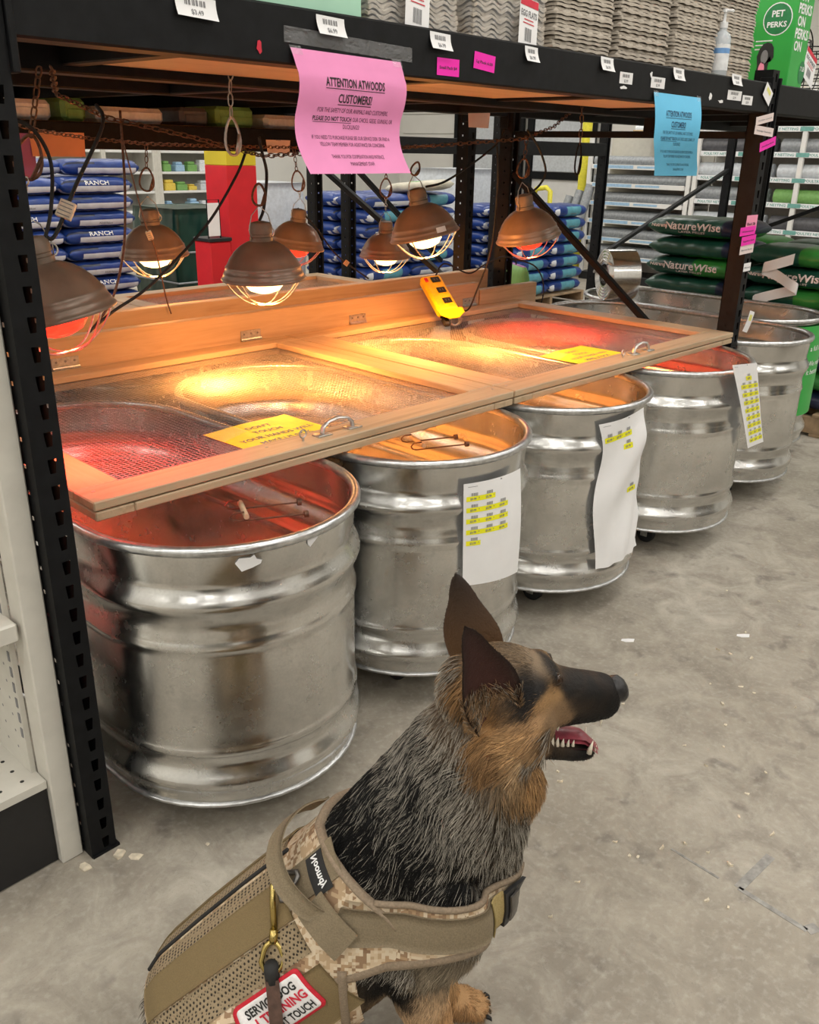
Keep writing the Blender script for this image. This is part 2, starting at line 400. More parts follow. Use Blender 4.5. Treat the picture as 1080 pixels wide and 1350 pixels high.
bar(rack3, 'brace', (2.90, 2.5, 1.34), (2.90, 1.47, .78), .032, .026, 'black_rack'); bar(rack3, 'brace', (3.16, 2.53, 1.36), (4.0, 2.53, .74), .032, .026, 'black_rack')
MB().bbox((3.188, 2.5, 1.405), (5.9, 2.54, 1.50), .003).build('beam', 'black_rack', rack3); bar(rack3, 'brace', (5.95, 2.53, .62), (8.20, 2.53, 1.30), .04, .03, 'black_rack'); upright(rack3, 8.2, 8.257, 2.5, 2.57, 1.72, face=1); upright(rack3, 5.9, 5.957, 2.5, 2.57, 1.72, face=1); upright(rack3, 4.55, 4.607, 2.5, 2.57, 1.72, face=1)
# goods lying along the low shelf behind
for i, (x, w, m, c) in enumerate(((.62, .20, 'goods_green', 'green'), (.84, .26, 'plastic_white', 'white'), (1.14, .10, 'goods_green', 'green'), (1.28, .30, 'plastic_white', 'white'), (1.66, .14, 'roll_dark', 'dark grey'), (1.84, .2, 'goods_green', 'green'), (2.10, .34, 'plastic_white', 'white'), (2.5, .22, 'bag_bright_green', 'bright green'))):
    b = MB(); b.bbox((x, 1.95, 1.502), (x+w, 2.22, 1.56+.012*(i % 3)), .015); b.bbox((x+.02, 1.945, 1.51), (x+w-.02, 1.953, 1.545), .002)
    solo(b, 'shelf_package', m, (x+w/2, 2.08, 1.502), '%s package lying on the low black shelf behind the lamps' % c, 'package', 'packages on the rear shelf')

# cream store shelving beside the rack
g = thing('gondola_shelf', (-.4, .3, 0), 'cream metal store shelving unit with perforated panel and black kick plate', 'shelving')
MB().bbox((-.048, .030, 0), (-.001, .085, 2.2), .003).build('end_post', 'cream_paint', g)
MB().box((-.90, .048, .004), (-.05, .075, .195)).build('kick_plate', 'black_plastic', g)
mb = MB(); mb.box((-.90, .042, .196), (-.05, .44, .214)); dk = mb.build('base_deck', 'cream_paint', g)
mb = MB()
for i in range(16):
    for j in range(8): mb.lathe([(.0045, .2141), (.0001, .2143)], 8, Matrix.Translation((-.085-i*.045, .075+j*.045, 0)))
tag(mb.build('perforation', 'black_plastic', dk), kind='stuff')
bp = MB().box((-.06, .086, .214), (-.05, .44, 2.2)).build('side_panel', 'cream_paint', g)
mb = MB()
for i in range(44):
    for j in range(7): mb.lathe([(.0035, 0), (.0001, .0002)], 6, Matrix.Translation((-.0601, .13+j*.045, .26+i*.04)) @ Matrix.Rotation(-PI/2, 4, 'Y'))
tag(mb.build('perforation', 'ink_grey', bp), kind='stuff')
MB().box((-.90, .44, 0), (-.05, .452, 2.2)).build('back_panel', 'cream_paint', g)
mb = MB()
for i in range(50): mb.box((-.0615, .092, .3+i*.036), (-.0602, .100, .322+i*.036))
tag(mb.build('slot_strip', 'ink_grey', bp), kind='stuff')
MB().bbox((-.16, .04, .545), (-.055, .40, .585), .004).build('shelf_bracket', 'cream_paint', g)

# ================================================================ TANKS
R0, H0, ZB = .305, .621, .096
def stadium(R, Ls, na=22, ns=5):
    pts = []
    for i in range(na+1):
        a = PI+PI*i/na; pts.append((R*math.cos(a), R*math.sin(a), math.cos(a), math.sin(a)))
    for i in range(1, ns): pts.append((R, Ls*i/ns, 1, 0))
    for i in range(na+1):
        a = PI*i/na; pts.append((R*math.cos(a), Ls+R*math.sin(a), math.cos(a), math.sin(a)))
    for i in range(1, ns): pts.append((-R, Ls*(1-i/ns), -1, 0))
    return pts
def g_(z, c, s): return math.exp(-((z-c)/s)**2)
def tank_off(z): return (.014*g_(z, .062, .021)+.006*g_(z, .140, .007)-.004*g_(z, .108, .014)+.006*g_(z, .391, .007)+.014*g_(z, .488, .022)-.004*g_(z, .435, .016)-.003*g_(z, .530, .012)+.003*g_(z, .60, .03))
ZS = sorted(set([0, .004, .012]+[.02+i*.0085 for i in range(17)]+[.18, .24, .30, .345]+[.36+i*.0085 for i in range(23)]+[.575, .60, .615]))
def make_tank(cx, cy, label, Ls=.61, dz=0., R=R0, casters=True, bed=.05, rot=0.):
    t = thing('stock_tank', (cx, cy+Ls/2, 0), label, 'tank', None)
    st = stadium(R, Ls); n = len(st); z0 = ZB+dz
    cr, sr = math.cos(rot), math.sin(rot)
    def P(x, y, z): return (cx+x*cr-y*sr, cy+x*sr+y*cr, z)
    mb = MB(); vs = []
    rows = [(z, tank_off(z)-(.006 if z == 0 else .002 if z == .004 else 0)) for z in ZS]
    rows2 = [(z, tank_off(z)-.003) for z in reversed(ZS) if z >= .012]
    for (z, o) in rows+rows2:
        for (x, y, nx, ny) in st: vs.append(P(x+nx*o, y+ny*o, z0+z))
    K = len(rows)+len(rows2); fs = [(k*n+j, k*n+(j+1) % n, (k+1)*n+(j+1) % n, (k+1)*n+j) for k in range(K-1) for j in range(n)]
    fs.append(tuple(range(n))[::-1]); fs.append(tuple((K-1)*n+j for j in range(n)))
    mb.add(vs, fs); body = mb.build('tank_body', 'galvanized_steel', t, 60)
    zt = z0+H0
    MB().tube([P(x+nx*.005, y+ny*.005, zt-.010) for (x, y, nx, ny) in st], .0115, 10, True).build('rolled_rim', 'galvanized_rim', t, 'all')
    MB().tube([P(x+nx*.0, y+ny*.0, z0+.004) for (x, y, nx, ny) in st], .0055, 6, True).build('bottom_seam', 'galvanized_rim', t, 'all')
    # wood shavings inside: a lumpy sheet filling the plan
    mb = MB(); rings = [1, .93, .8, .65, .5, .34, .17]; vs = []
    sk = (0, Ls/2)
    for k, rr in enumerate(rings):
        for (x, y, nx, ny) in st:
            X, Y = (x-nx*.006)*rr, sk[1]+(y-ny*.006-sk[1])*rr
            vs.append(P(X, Y, z0+bed+.018*math.sin(9*X+cx*7)*math.cos(8*Y)+random.uniform(-.006, .006)))
    vs.append(P(0, Ls/2, z0+bed)); fs = [(k*n+j, (k+1)*n+j, (k+1)*n+(j+1) % n, k*n+(j+1) % n) for k in range(len(rings)-1) for j in range(n)]
    fs += [((len(rings)-1)*n+j, len(rings)*n, (len(rings)-1)*n+(j+1) % n) for j in range(n)]
    tag(mb.add(vs, [f[::-1] for f in fs]).build('wood_shavings', 'shavings', t, 'all'), kind='stuff')
    if casters:
        for (x, y) in ((-.15, -.08), (.15, -.08), (-.15, Ls+.08), (.15, Ls+.08)):
            px, py, _ = P(x, y, 0)
            c = MB().bbox((px-.035, py-.028, z0-.012), (px+.035, py+.028, z0), .002)
            c.bbox((px-.022, py-.014, .028), (px-.018, py+.014, z0-.01), .001); c.bbox((px+.018, py-.014, .028), (px+.022, py+.014, z0-.01), .001)
            c = c.build('caster', 'zinc', t)
            MB().lathe([(.005, -.014), (.034, -.014), (.0365, -.009), (.0365, .009), (.034, .014), (.005, .014)], 18, Matrix.Translation((px, py, .0365)) @ Matrix.Rotation(PI/2, 4, 'Y'), True, True).build('wheel', 'black_rubber', c, 40)
    return t, P, z0
TY = (.071, .104, .1134, .083); TX = (.4299, 1.123, 1.8078, 2.5297)
TL = ('galvanized stock tank beside the slotted black upright, two torn white stickers under its rim',
      'galvanized stock tank with a price sheet of five yellow rows on its side',
      'galvanized stock tank with a long crumpled white sheet hanging down its side',
      'galvanized stock tank with a long narrow sheet of many yellow rows at its rim')
tanks = [make_tank(TX[i], TY[i], TL[i]) for i in range(4)]
t5 = make_tank(3.26, .10, 'bare galvanized stock tank beside the slotted black post, no sheets on it', Ls=.70, R=.275)
t6 = make_tank(3.845, .26, 'galvanized stock tank wrapped with a green printed sign at its end', Ls=.70, R=.275)
def tank_face(cx, cy, z0, ang, z, d=.002):
    """point on the curved front of a tank: ang measured from -y towards +x, z absolute"""
    o = tank_off(z-z0)+d; a = -PI/2+ang
    return Vector((cx+(R0+o)*math.cos(a), cy+(R0+o)*math.sin(a), z))
def hull_face(cx, cy, z0, ang, z, d=.003, R=R0):
    o = .0145+d; a = -PI/2+ang
    return Vector((cx+(R+o)*math.cos(a), cy+(R+o)*math.sin(a), z))
# torn stickers on the first tank
for k, (ang, z, pol) in enumerate(((.035, .694, [(-.014, .016), (.002, .018), (.004, .006), (.009, .014), (.010, .004), (.017, .010), (.014, -.003), (-.006, -.018), (-.013, -.01)]),
                                   (-.430, .674, [(-.026, .004), (-.018, .014), (.004, .013), (.012, .018), (.016, .008), (.027, .004), (.024, -.004), (.008, -.010), (-.014, -.016), (-.02, -.006)]))):
    f = lambda x, y: tank_face(TX[0], TY[0], ZB, ang+x/R0, z+y, .002)
    m = MB(); m.add([f(*p) for p in pol]+[f(0, 0)], [(i, (i+1) % len(pol), len(pol)) for i in range(len(pol))])
    m.build('torn_sticker', 'paper_white', tanks[0][0])
# wire hangers with a grip screwed to the inside of the first two tanks
def hanger(t, c, dirx, gm, L=.16, w=.075):
    c = Vector(c); d = Vector((*dirx, 0)).normalized(); n = Vector((-d.y, d.x, 0)); m = MB()
    for s in (-1, 1):
        o = c+n*w*s*.5
        m.tube([o+d*L, o, o-d*.012+Vector((0, 0, .003)), o-d*.018+Vector((0, 0, .011)), o-d*.010+Vector((0, 0, .02)), o+d*.014+Vector((0, 0, .021))], .0022, 6)
        m.tube([o+d*(L-.008), o+d*(L+.0015)], .008, 10)
    h = m.build('wire_hook', 'rusty_steel', t)
    MB().tube([c-n*w*.62+d*.018+Vector((0, 0, .012)), c+n*w*.62+d*.018+Vector((0, 0, .012))], .0065, 10).build('grip', gm, h, 50)
hanger(tanks[0][0], (.480, .075, .640), (.85, -.45), 'grip_tan')
hanger(tanks[1][0], (1.150, .145, .640), (.88, -.40), 'grip_tan')
m = MB().bbox((0, -.008, -.003), (.30, .008, .003), .001, 0, Matrix.Translation((2.50, .0, .60)) @ Matrix.Rotation(-.5, 4, 'Z')); 
m.build('wooden_perch', 'grip_tan', tanks[3][0])
# green sign wrapped on the last tank
def sgnP(u, v): return hull_face(3.845, .26, ZB, -.75+1.3*u, .685-.44*v, .004, .275)
gs = thing('tank_sign', tuple(sgnP(.5, 1)), 'green printed sign wrapped around the end of a galvanized tank', 'sign')
MB().grid(sgnP, 18, 8).build('sign_sheet', 'box_green', gs, 'all')
fn = offset_fn(sgnP, .36, .42, .002); tm = MB()
for body, x, y, sz in (('form', .245, -.075, .034), ('a full life.', .20, -.115, .034), ('We return', .215, -.185, .034), ('it better.', .20, -.225, .034)): text_on(tm, body, fn, x, y, sz, bold=.012)
pr(tm, 'ink_white', gs)
# ================================================================ LIDS AND BOARDS
LA, LYO, LZ, LTH, LD = -.0297, .0777, .7641, .0424, 1.11
LT = Matrix.Translation((0, LYO, 0)) @ Matrix.Rotation(LA, 4, 'Z')
def lidbox(name, mat, parent, a, b, ch=.0025): return MB().bbox(a, b, ch, 0, LT).build(name, mat, parent)
def make_lid(x0, x1, label, hx, ex, hinges):
    base = LT @ Vector(((x0+x1)/2, LD/2, LZ-LTH)); t = thing('mesh_lid', tuple(base), label, 'lid')
    zt, zm, zb = LZ, LZ-LTH/2, LZ-LTH; w = .088; e = .0015
    lidbox('front_rail', 'old_pine_x', t, (x0, 0, zm+e), (x1, w, zt)); lidbox('rear_rail', 'pine_x', t, (x0, LD-w, zm+e), (x1, LD, zt))
    lidbox('side_rail', 'pine_y', t, (x0, w+.001, zm+e), (x0+w+.015, LD-w-.001, zt)); lidbox('side_rail', 'pine_y', t, (x1-w-.015, w+.001, zm+e), (x1, LD-w-.001, zt))
    lidbox('lower_side_rail', 'old_pine_y', t, (x0+.002, .001, zb), (x0+w, LD, zm-e)); lidbox('lower_side_rail', 'old_pine_y', t, (x1-w, .001, zb), (x1-.002, LD, zm-e))
    lidbox('lower_rail', 'old_pine_x', t, (x0+w+.001, .0005, zb), (x1-w-.001, w-.004, zm-e)); lidbox('lower_rail', 'old_pine_x', t, (x0+w+.001, LD-w, zb), (x1-w-.001, LD, zm-e))
    mb = MB(); p = .0127; rr = .0007; zw = zm
    def wire(a, b):
        a, b = Vector(a), Vector(b); d = (b-a).normalized(); n = Vector((-d.y, d.x, 0))*rr; k = Vector((0, 0, rr))
        vs = [a+n, a+k, a-n, a-k, b+n, b+k, b-n, b-k]; mb.add([LT @ v for v in vs], [(0, 4, 5, 1), (1, 5, 6, 2), (2, 6, 7, 3), (3, 7, 4, 0)])
    xx = x0+w*.6
    while xx < x1-w*.6: wire((xx, w*.6, zw), (xx, LD-w*.6, zw)); xx += p
    yy = w*.6
    while yy < LD-w*.6: wire((x0+w*.6, yy, zw+.001), (x1-w*.6, yy, zw+.001)); yy += p
    tag(mb.build('wire_mesh', 'mesh_wire', t), kind='stuff')
    # pull handle, eye screw, hinges, screws
    hz = zt
    def LP(x, y, z): return LT @ Vector((x, y, z))
    m = MB().tube([LP(hx-.05, .045, hz+.004), LP(hx-.048, .045, hz+.018), LP(hx-.032, .045, hz+.031), LP(hx, .045, hz+.036), LP(hx+.032, .045, hz+.031), LP(hx+.048, .045, hz+.018), LP(hx+.05, .045, hz+.004)], .0062, 8, flat=(.7, 1.2))
    for s in (-1, 1): m.bbox((hx+s*.05-.022, .030, hz), (hx+s*.05+.022, .060, hz+.004), .001, 0, LT)
    m.build('pull_handle', 'zinc', t, 50)
    m = MB().tube([LP(ex+.010*math.cos(a), .04, hz+.018+.010*math.sin(a)) for a in [2*PI*i/16 for i in range(16)]], .0021, 6, True); m.tube([LP(ex, .04, hz-.002), LP(ex, .04, hz+.008)], .003, 8); m.build('eye_screw', 'zinc', t, 50)
    for h in hinges:
        m = MB().bbox((h-.045, LD-.004, zt+.0005), (h+.045, LD+.012, zt+.004), .001, 0, LT); m.tube([LP(h-.045, LD+.006, zt+.006), LP(h+.045, LD+.006, zt+.006)], .005, 8); m.bbox((h-.045, LD+.0065, zt+.004), (h+.045, LD+.0095, zt+.038), .001, 0, LT)
        hg = m.build('hinge', 'zinc', t)
        for s in (-.03, 0, .03): MB().lathe([(.004, 0), (.0035, .0015), (.0005, .002)], 8, LT @ Matrix.Translation((h+s, LD+.0065, zt+.025)) @ Matrix.Rotation(PI/2, 4, 'X')).build('screw', 'ink_grey', hg)
    for sx in (x0+.03, (x0+x1)/2-.2, x1-.03): MB().lathe([(.0045, 0), (.0045, .0006), (.001, .0003)], 10, LT @ Matrix.Translation((sx, .06, zt)), True).build('screw', 'zinc', t)
    return t
lid1 = make_lid(.1418, 1.4768, 'pine framed wire mesh lid beside the slotted black upright, lit red and orange', .820, .705, (.62, 1.33))
lid2 = make_lid(1.4828, 2.8960, 'pine framed wire mesh lid with a yellow power strip lying on its rear rail', 2.262, 2.135, (1.86, 2.55))
# back boards
bd = solo(MB().bbox((.10, LD+.010, .7245), (2.62, LD+.048, .8645), .003, 0, LT), 'hinge_board', 'pine_x', (1.4, 1.22, .7245), 'long orange lit pine board on edge that the mesh lids hinge on', 'board')
solo(MB().bbox((2.63, LD+.010, .70), (3.06, LD+.048, .83), .003, 0, LT), 'hinge_board', 'pine_x', (2.85, 1.13, .70), 'short dull pine board on edge behind the yellow power strip', 'board')
solo(MB().bbox((.10, LD+.16, .72), (2.86, LD+.198, .895), .003, 0, LT), 'rear_board', 'pine_x', (1.4, 1.37, .72), 'second long pine board on edge standing parallel behind the hinge board', 'board')
bt = [make_tank(TX[i]+.05, 1.75, 'galvanized tank of the rear row, under the rear mesh lid behind the pine boards', Ls=.50, casters=True) for i in range(4)]
for t, _, _ in bt: t['group'] = 'rear row of tanks'
for n, (a, b) in enumerate(((.12, 1.46), (1.47, 2.84))):
    t = thing('mesh_lid', ((a+b)/2, 2.0, .72), 'pine framed lid over the rear tanks, %s' % ('beside the slotted upright' if n == 0 else 'behind the power strip'), 'lid')
    y0, y1 = 1.43, 2.46; z0, z1 = .72, .762
    for (p, q2, mt) in (((a, y0), (b, y0+.09), 'pine_x'), ((a, y1-.09), (b, y1), 'pine_x'), ((a, y0+.091), (a+.09, y1-.091), 'pine_y'), ((b-.09, y0+.091), (b, y1-.091), 'pine_y')):
        MB().bbox((*p, z0), (*q2, z1), .0025).build('rail', mt, t)
    mb = MB(); x = a+.06
    while x < b-.06: mb.box((x, y0+.05, .7405), (x+.0012, y1-.05, .7415)); x += .0127
    y = y0+.06
    while y < y1-.06: mb.box((a+.05, y, .7415), (b-.05, y+.0012, .7425)); y += .0127
    tag(mb.build('wire_mesh', 'zinc', t), kind='stuff')
# unseen shelving added across the aisle so its dark goods mirror in the tanks
for n, (xa, xb) in enumerate(((-4.6, -1.9), (-.55, 1.2), (2.6, 5.6))):
    g2 = thing('added_reflection_shelving', ((xa+xb)/2, -3.8, 0), ('added unseen cream shelving across the aisle, there to mirror in the tanks, %s' % ('opposite the shelving end', 'opposite the first tank', 'opposite the last tanks')[n]), 'shelving')
    MB().box((xa, -4.05, 0), (xb, -4.0, 2.1)).build('back_panel', 'cream_paint', g2)
    for z in (.14, .55, .95, 1.35, 1.75): MB().bbox((xa, -4.0, z-.03), (xb, -3.55, z), .003).build('shelf', 'cream_paint', g2)
    for z in (.14, .55, .95, 1.35):
        x = xa+.03; i = 0
        while x < xb-.3:
            MB().bbox((x, -3.97, z), (x+.26, -3.6, z+.30), .01).build('added_dark_carton', ('bag_dark', 'roll_dark', 'pallet_wood', 'bag_green')[(i+n) % 4], g2); x += .275; i += 1
# ================================================================ HEAT LAMPS
R_ = math.radians
LAMP_PROF = [(.1255, -.004), (.1275, .0), (.1245, .004), (.119, .013), (.1195, .016), (.1165, .019), (.112, .032), (.1125, .035), (.1085, .039), (.098, .058), (.083, .077), (.064, .093), (.046, .103), (.034, .107)]
def make_lamp(c, red, label, tilt=0., tx=0., hook=.16, energy=6., bulb_scale=1.):
    t = thing('heat_lamp', tuple(c), label, 'heat lamp', 'hanging brooder heat lamps')
    ax = Vector((.731, .683, 0)); ay = Vector((.683, -.731, 0))
    T = Matrix.Translation(c) @ Matrix.Rotation(tilt, 4, ax) @ Matrix.Rotation(tx, 4, ay)
    m = MB().lathe(LAMP_PROF, 40, T); sh = m.build('shade', 'lamp_brown', t, 'all')
    MB().lathe([(r-.0015, z) for r, z in LAMP_PROF][::-1], 40, T).build('reflector', 'lamp_inside', sh, 'all')
    m = MB().lathe([(.034, .104), (.0345, .118), (.031, .120), (.031, .126), (.0335, .128), (.0335, .150), (.029, .158), (.012, .162)], 24, T, False, True); m.build('socket', 'lamp_socket', t, 40)
    # guard: crossing wire hoops under the rim
    m = MB()
    for a in (.35, .35+PI/2, -.25+PI):
        pts = []
        for i in range(15):
            u = -1+2*i/14; r = .122*u; z = -.078*(1-abs(u)**2.4)
            pts.append(T @ Vector((r*math.cos(a), r*math.sin(a), z-.002)))
        m.tube(pts, .0023, 6)
    m.build('wire_guard', 'zinc', t, 'all')
    s = bulb_scale
    bl = MB().lathe([(.0005, -.046*s), (.022*s, -.044*s), (.044*s, -.036*s), (.058*s, -.020), (.060*s, -.008), (.050*s, .022), (.03, .06), (.02, .09)], 24, T)
    bl.build('bulb', 'bulb_red' if red else 'bulb_warm', t, 'all')
    # wire bail and clamp above the socket
    m = MB(); top = T @ Vector((0, 0, .205))
    m.tube([T @ Vector(p) for p in ((.036, 0, .112), (.042, 0, .14), (.03, 0, .18), (0, 0, .205), (-.03, 0, .18), (-.042, 0, .14), (-.036, 0, .112))], .0016, 6)
    m.tube([T @ Vector((.036+.013*math.cos(a), 0, .128+.013*math.sin(a))) for a in [2*PI*i/12 for i in range(12)]], .0022, 6, True)
    m.build('wire_bail', 'zinc', t, 'all')
    L = bpy.data.lights.new('bulb_light', 'SPOT'); L.spot_size = R_(138 if not red else 92); L.spot_blend = .7; L.energy = energy*(4.4 if not red else 5.0); L.color = (1., .03, .012) if red else (1., .36, .075); L.shadow_soft_size = .05
    lo = bpy.data.objects.new('bulb_light', L); COL.objects.link(lo); lo.parent = t; lo.location = Vector(T @ Vector((0, 0, -.056)))-Vector(c); lo.rotation_euler = T.to_euler()
    L2 = bpy.data.lights.new('bulb_glow', 'POINT'); L2.energy = energy*(.70 if not red else .15); L2.color = L.color; L2.shadow_soft_size = .05; lo2 = bpy.data.objects.new('bulb_glow', L2); COL.objects.link(lo2); lo2.parent = t; lo2.location = lo.location
    return top
def chain_mb(mb, pts, link=.026, r=.0019, slack=0.):
    pts = [Vector(p) for p in pts]; seg = [(b-a).length for a, b in zip(pts[:-1], pts[1:])]; tot = sum(seg); n = max(2, int(tot/(link*.78)))
    def at(s):
        for a, b, l in zip(pts[:-1], pts[1:], seg):
            if s <= l+1e-9: return a+(b-a)*(s/l), (b-a)/l
            s -= l
        return pts[-1], (pts[-1]-pts[-2]).normalized()
    for i in range(n):
        c, d = at(tot*(i+.5)/n); d = d.normalized(); a = d.orthogonal().normalized(); b = d.cross(a)
        k = a if i % 2 else b; k = (k+(b if i % 2 else -a)*.35).normalized(); L = link/2-.004; w = .0062
        ring = []
        for th in [2*PI*j/10 for j in range(10)]:
            ring.append(c+d*(L*math.copysign(1, math.cos(th))*min(1, abs(math.cos(th))*1.8)*.9+math.cos(th)*.004)+k*w*math.sin(th))
        mb.tube(ring, r, 4, True)
    return mb
def chain(pts, label, group=None, mat='rusty_steel', link=.026, name='chain'):
    m = chain_mb(MB(), pts, link); return solo(m, name, mat, tuple(pts[0]), label, 'chain', group, 'all')
def hookclip(name, c, d, s, label, mat='rusty_steel', wide=1.):
    """carabiner: teardrop wire loop with a gate, hung at c along direction d"""
    c = Vector(c); d = Vector(d).normalized(); k = d.cross(Vector((.731, .683, 0))).normalized()
    loop = [c+d*s*(.5-.5*math.cos(th))+k*s*.27*wide*math.sin(th)*(.55+.45*(.5-.5*math.cos(th))) for th in [2*PI*i/18 for i in range(18)]]
    t = thing(name, tuple(c), label, 'carabiner'); MB().tube(loop, .0034, 6, True).build('loop', mat, t, 'all')
    MB().tube([loop[4]+d*.002, loop[8]], .0042, 6).build('gate', mat, t, 'all'); return t
lampspec = [  # centre of rim, red?, label, tilt, energy
    ((.245, .34, 1.088), True, 'brown dome heat lamp with red bulb hanging beside the slotted upright', -.20, .04, 9),
    ((1.208, 1.51, 1.048), False, 'brown dome heat lamp with white bulb hanging in front of the blue feed bags', -.03, .05, 8),
    ((1.064, .681, 1.062), False, 'brown dome heat lamp with white bulb hanging level over the first mesh lid', -.02, .04, 15),
    ((2.022, 1.67, 1.017), True, 'small looking brown heat lamp with red bulb over the rear lid, by the red column', .12, .0, 8),
    ((2.541, 1.62, .948), False, 'brown heat lamp with white bulb over the rear lid, behind another lamp', .0, .05, 8),
    ((1.829, .726, 1.143), False, 'tilted brown heat lamp with a white sticker on its rim, over the second lid', -.22, .02, 15),
    ((2.304, .612, 1.119), True, 'tilted brown heat lamp with red bulb in front of the slotted rear post', -.20, .10, 10)]
tops = [make_lamp(Vector(c), r, l, ti, tx, energy=e) for c, r, l, ti, tx, e in lampspec]
st = MB().grid(lambda u, v: Vector((1.829, .726, 1.143))+Matrix.Rotation(-.22, 3, Vector((.731, .683, 0))) @ Vector(((.1215-.004*v)*math.cos(-2.02+.32*u), (.1215-.004*v)*math.sin(-2.02+.32*u), .007+.018*v)), 6, 3)
st.build('sticker', 'paper_white', [o for o in bpy.data.objects if o.get('label') == lampspec[5][2]][0])
# chains strung below the shelf
chain([(.30, .34, 1.56), (.384, .5, 1.522), (.553, .6, 1.482), (.782, .6, 1.446), (.972, .62, 1.412), (1.08, .68, 1.40), (1.62, .75, 1.429), (1.844, .75, 1.437), (2.3, .66, 1.47), (2.55, .7, 1.52), (2.772, .75, 1.60)], 'rusty chain strung along under the shelf, carrying the front heat lamps')
chain([(.25, 1.25, 1.56), (.721, 1.3, 1.458), (.942, 1.4, 1.440), (1.2, 1.5, 1.428), (1.6, 1.6, 1.424), (2.0, 1.66, 1.425), (2.54, 1.63, 1.42), (2.86, 1.60, 1.45)], 'rusty chain strung behind the rear beam, carrying the rear heat lamps')
hangers = [((.275, .34, 1.56), 'rusty'), ((1.208, 1.50, 1.428), 'rusty'), ((1.064, .681, 1.40), 'rusty'), ((2.022, 1.665, 1.425), 'zinc'), ((2.541, 1.62, 1.42), 'rusty'), ((1.829, .74, 1.437), 'rusty'), ((2.304, .65, 1.47), 'rusty')]
lbl = ('the red lamp by the slotted upright', 'the lamp before the blue bags', 'the level lamp over the first lid', 'the red lamp over the rear lid', 'the white lamp over the rear lid', 'the tilted lamp with a white sticker', 'the red lamp before the slotted rear post')
for (c, k), top, lb in zip(hangers, tops, lbl):
    c = Vector(c); top = Vector(top); d = top-c; L = d.length; dn = d.normalized(); s = min(.085, L*.45)
    hp = c+dn*(L-s) if L < .14 else c+dn*(L*.45)
    if L > .14: chain([c, hp+dn*.004], 'short chain hanging down to %s' % lb, 'lamp hanging chains', link=.022, name='hanging_chain')
    hookclip('carabiner', hp, dn, s, 'dark carabiner hook holding up %s' % lb, wide=1.5)
    if (hp+dn*s-top).length > .02: chain([hp+dn*(s-.004), top+Vector((0, 0, .004))], 'thin chain from the hook to %s' % lb, 'lamp hanging chains', 'zinc', link=.016, name='hanging_chain')
# empty chains with snap hooks
chain([(.796, .43, 1.60), (.79, .43, 1.54), (.79, .43, 1.485)], 'bare steel chain with a shiny snap hook hanging from the shelf', mat='zinc', link=.03, name='hanging_chain')
hookclip('snap_hook', (.79, .43, 1.489), (.02, 0, -1), .085, 'shiny steel carabiner at the end of the bare chain', 'zinc', 1.0)
chain([(2.349, .45, 1.60), (2.36, .45, 1.53), (2.36, .45, 1.455)], 'dark bare chain hanging beside the blue notice', mat='rusty_steel', link=.03, name='hanging_chain')
hookclip('snap_hook', (2.36, .45, 1.459), (-.03, 0, -1), .11, 'narrow dark snap hook at the end of the bare chain by the blue notice', 'black_rack', .45)
# power cords
def cord(pts, label, r=.0042, mat='black_rubber', tagm=None):
    P = [Vector(p) for p in pts]; out = []
    for i in range(len(P)-1):
        p0, p1, p2, p3 = P[max(i-1, 0)], P[i], P[i+1], P[min(i+2, len(P)-1)]
        for j in range(7):
            u = j/7; out.append(.5*((2*p1)+(p2-p0)*u+(2*p0-5*p1+4*p2-p3)*u*u+(3*p1-p0-3*p2+p3)*u**3))
    out.append(P[-1]); t = thing('extension_cord', tuple(P[-1]), label, 'cord', 'lamp power cords')
    MB().tube(out, r, 6).build('cable', mat, t, 'all')
    if tagm:
        i = int(len(out)*tagm[0]); c = out[i]; d = (out[i+1]-out[i-1]).normalized(); k = d.cross(Vector((.731, .683, 0))).normalized()
        w, h = tagm[1], tagm[2]; T = Matrix((( *k, 0), (*(d.cross(k)), 0), (*d, 0), (0, 0, 0, 1))).transposed(); T.translation = c
        g2 = MB().bbox((-w/2, -.0062, -h/2), (w/2, .0062, h/2), .001, 0, T).build('cord_tag', tagm[3], t)
        m = MB()
        for j in range(4): m.box((-w/2+.003, .0063, -h/2+.005+j*h/4.4), (w/2-.003, .0066, -h/2+.007+j*h/4.4), 0, T)
        pr(m, 'ink_grey', g2, 'print')
    return t
cord([(.42, .40, 1.50), (.396, .34, 1.46), (.321, .34, 1.343), (.265, .34, 1.25), (.245, .34, 1.245)], 'black cord with a tan tag running down to the red lamp', tagm=(.62, .032, .036, 'shaving_chip'))
cord([(.603, .62, 1.50), (.600, .62, 1.40), (.594, .62, 1.302), (.575, .62, 1.176), (.53, .62, 1.06), (.45, .60, .99)], 'brownish cord hanging straight down between two lamps', .0036, 'rusty_steel')
cord([(.972, .62, 1.41), (.932, .62, 1.344), (.823, .62, 1.22), (.646, .62, 1.086), (.53, .62, 1.029), (.42, .55, 1.0)], 'black cord running diagonally from the level lamp to behind the red lamp')
cord([(.20, .34, 1.47), (.248, .34, 1.446), (.274, .34, 1.387), (.262, .34, 1.30), (.24, .34, 1.24)], 'black cord looping over beside the orange paper down to the red lamp')
cord([(1.06, 1.40, 1.43), (1.051, 1.3, 1.19), (1.085, 1.3, 1.089), (1.11, 1.3, .93), (1.12, 1.29, .87)], 'thin cord with a small tag hanging in front of the lamp before the blue bags', .0028, 'rusty_steel', (.35, .018, .03, 'grip_tan'))
cord([(1.06, .67, 1.45), (1.076, .68, 1.41), (1.105, .70, 1.351), (1.09, .70, 1.26), (1.064, .69, 1.225)], 'thick black cord dropping to the level lamp over the first lid', .005)
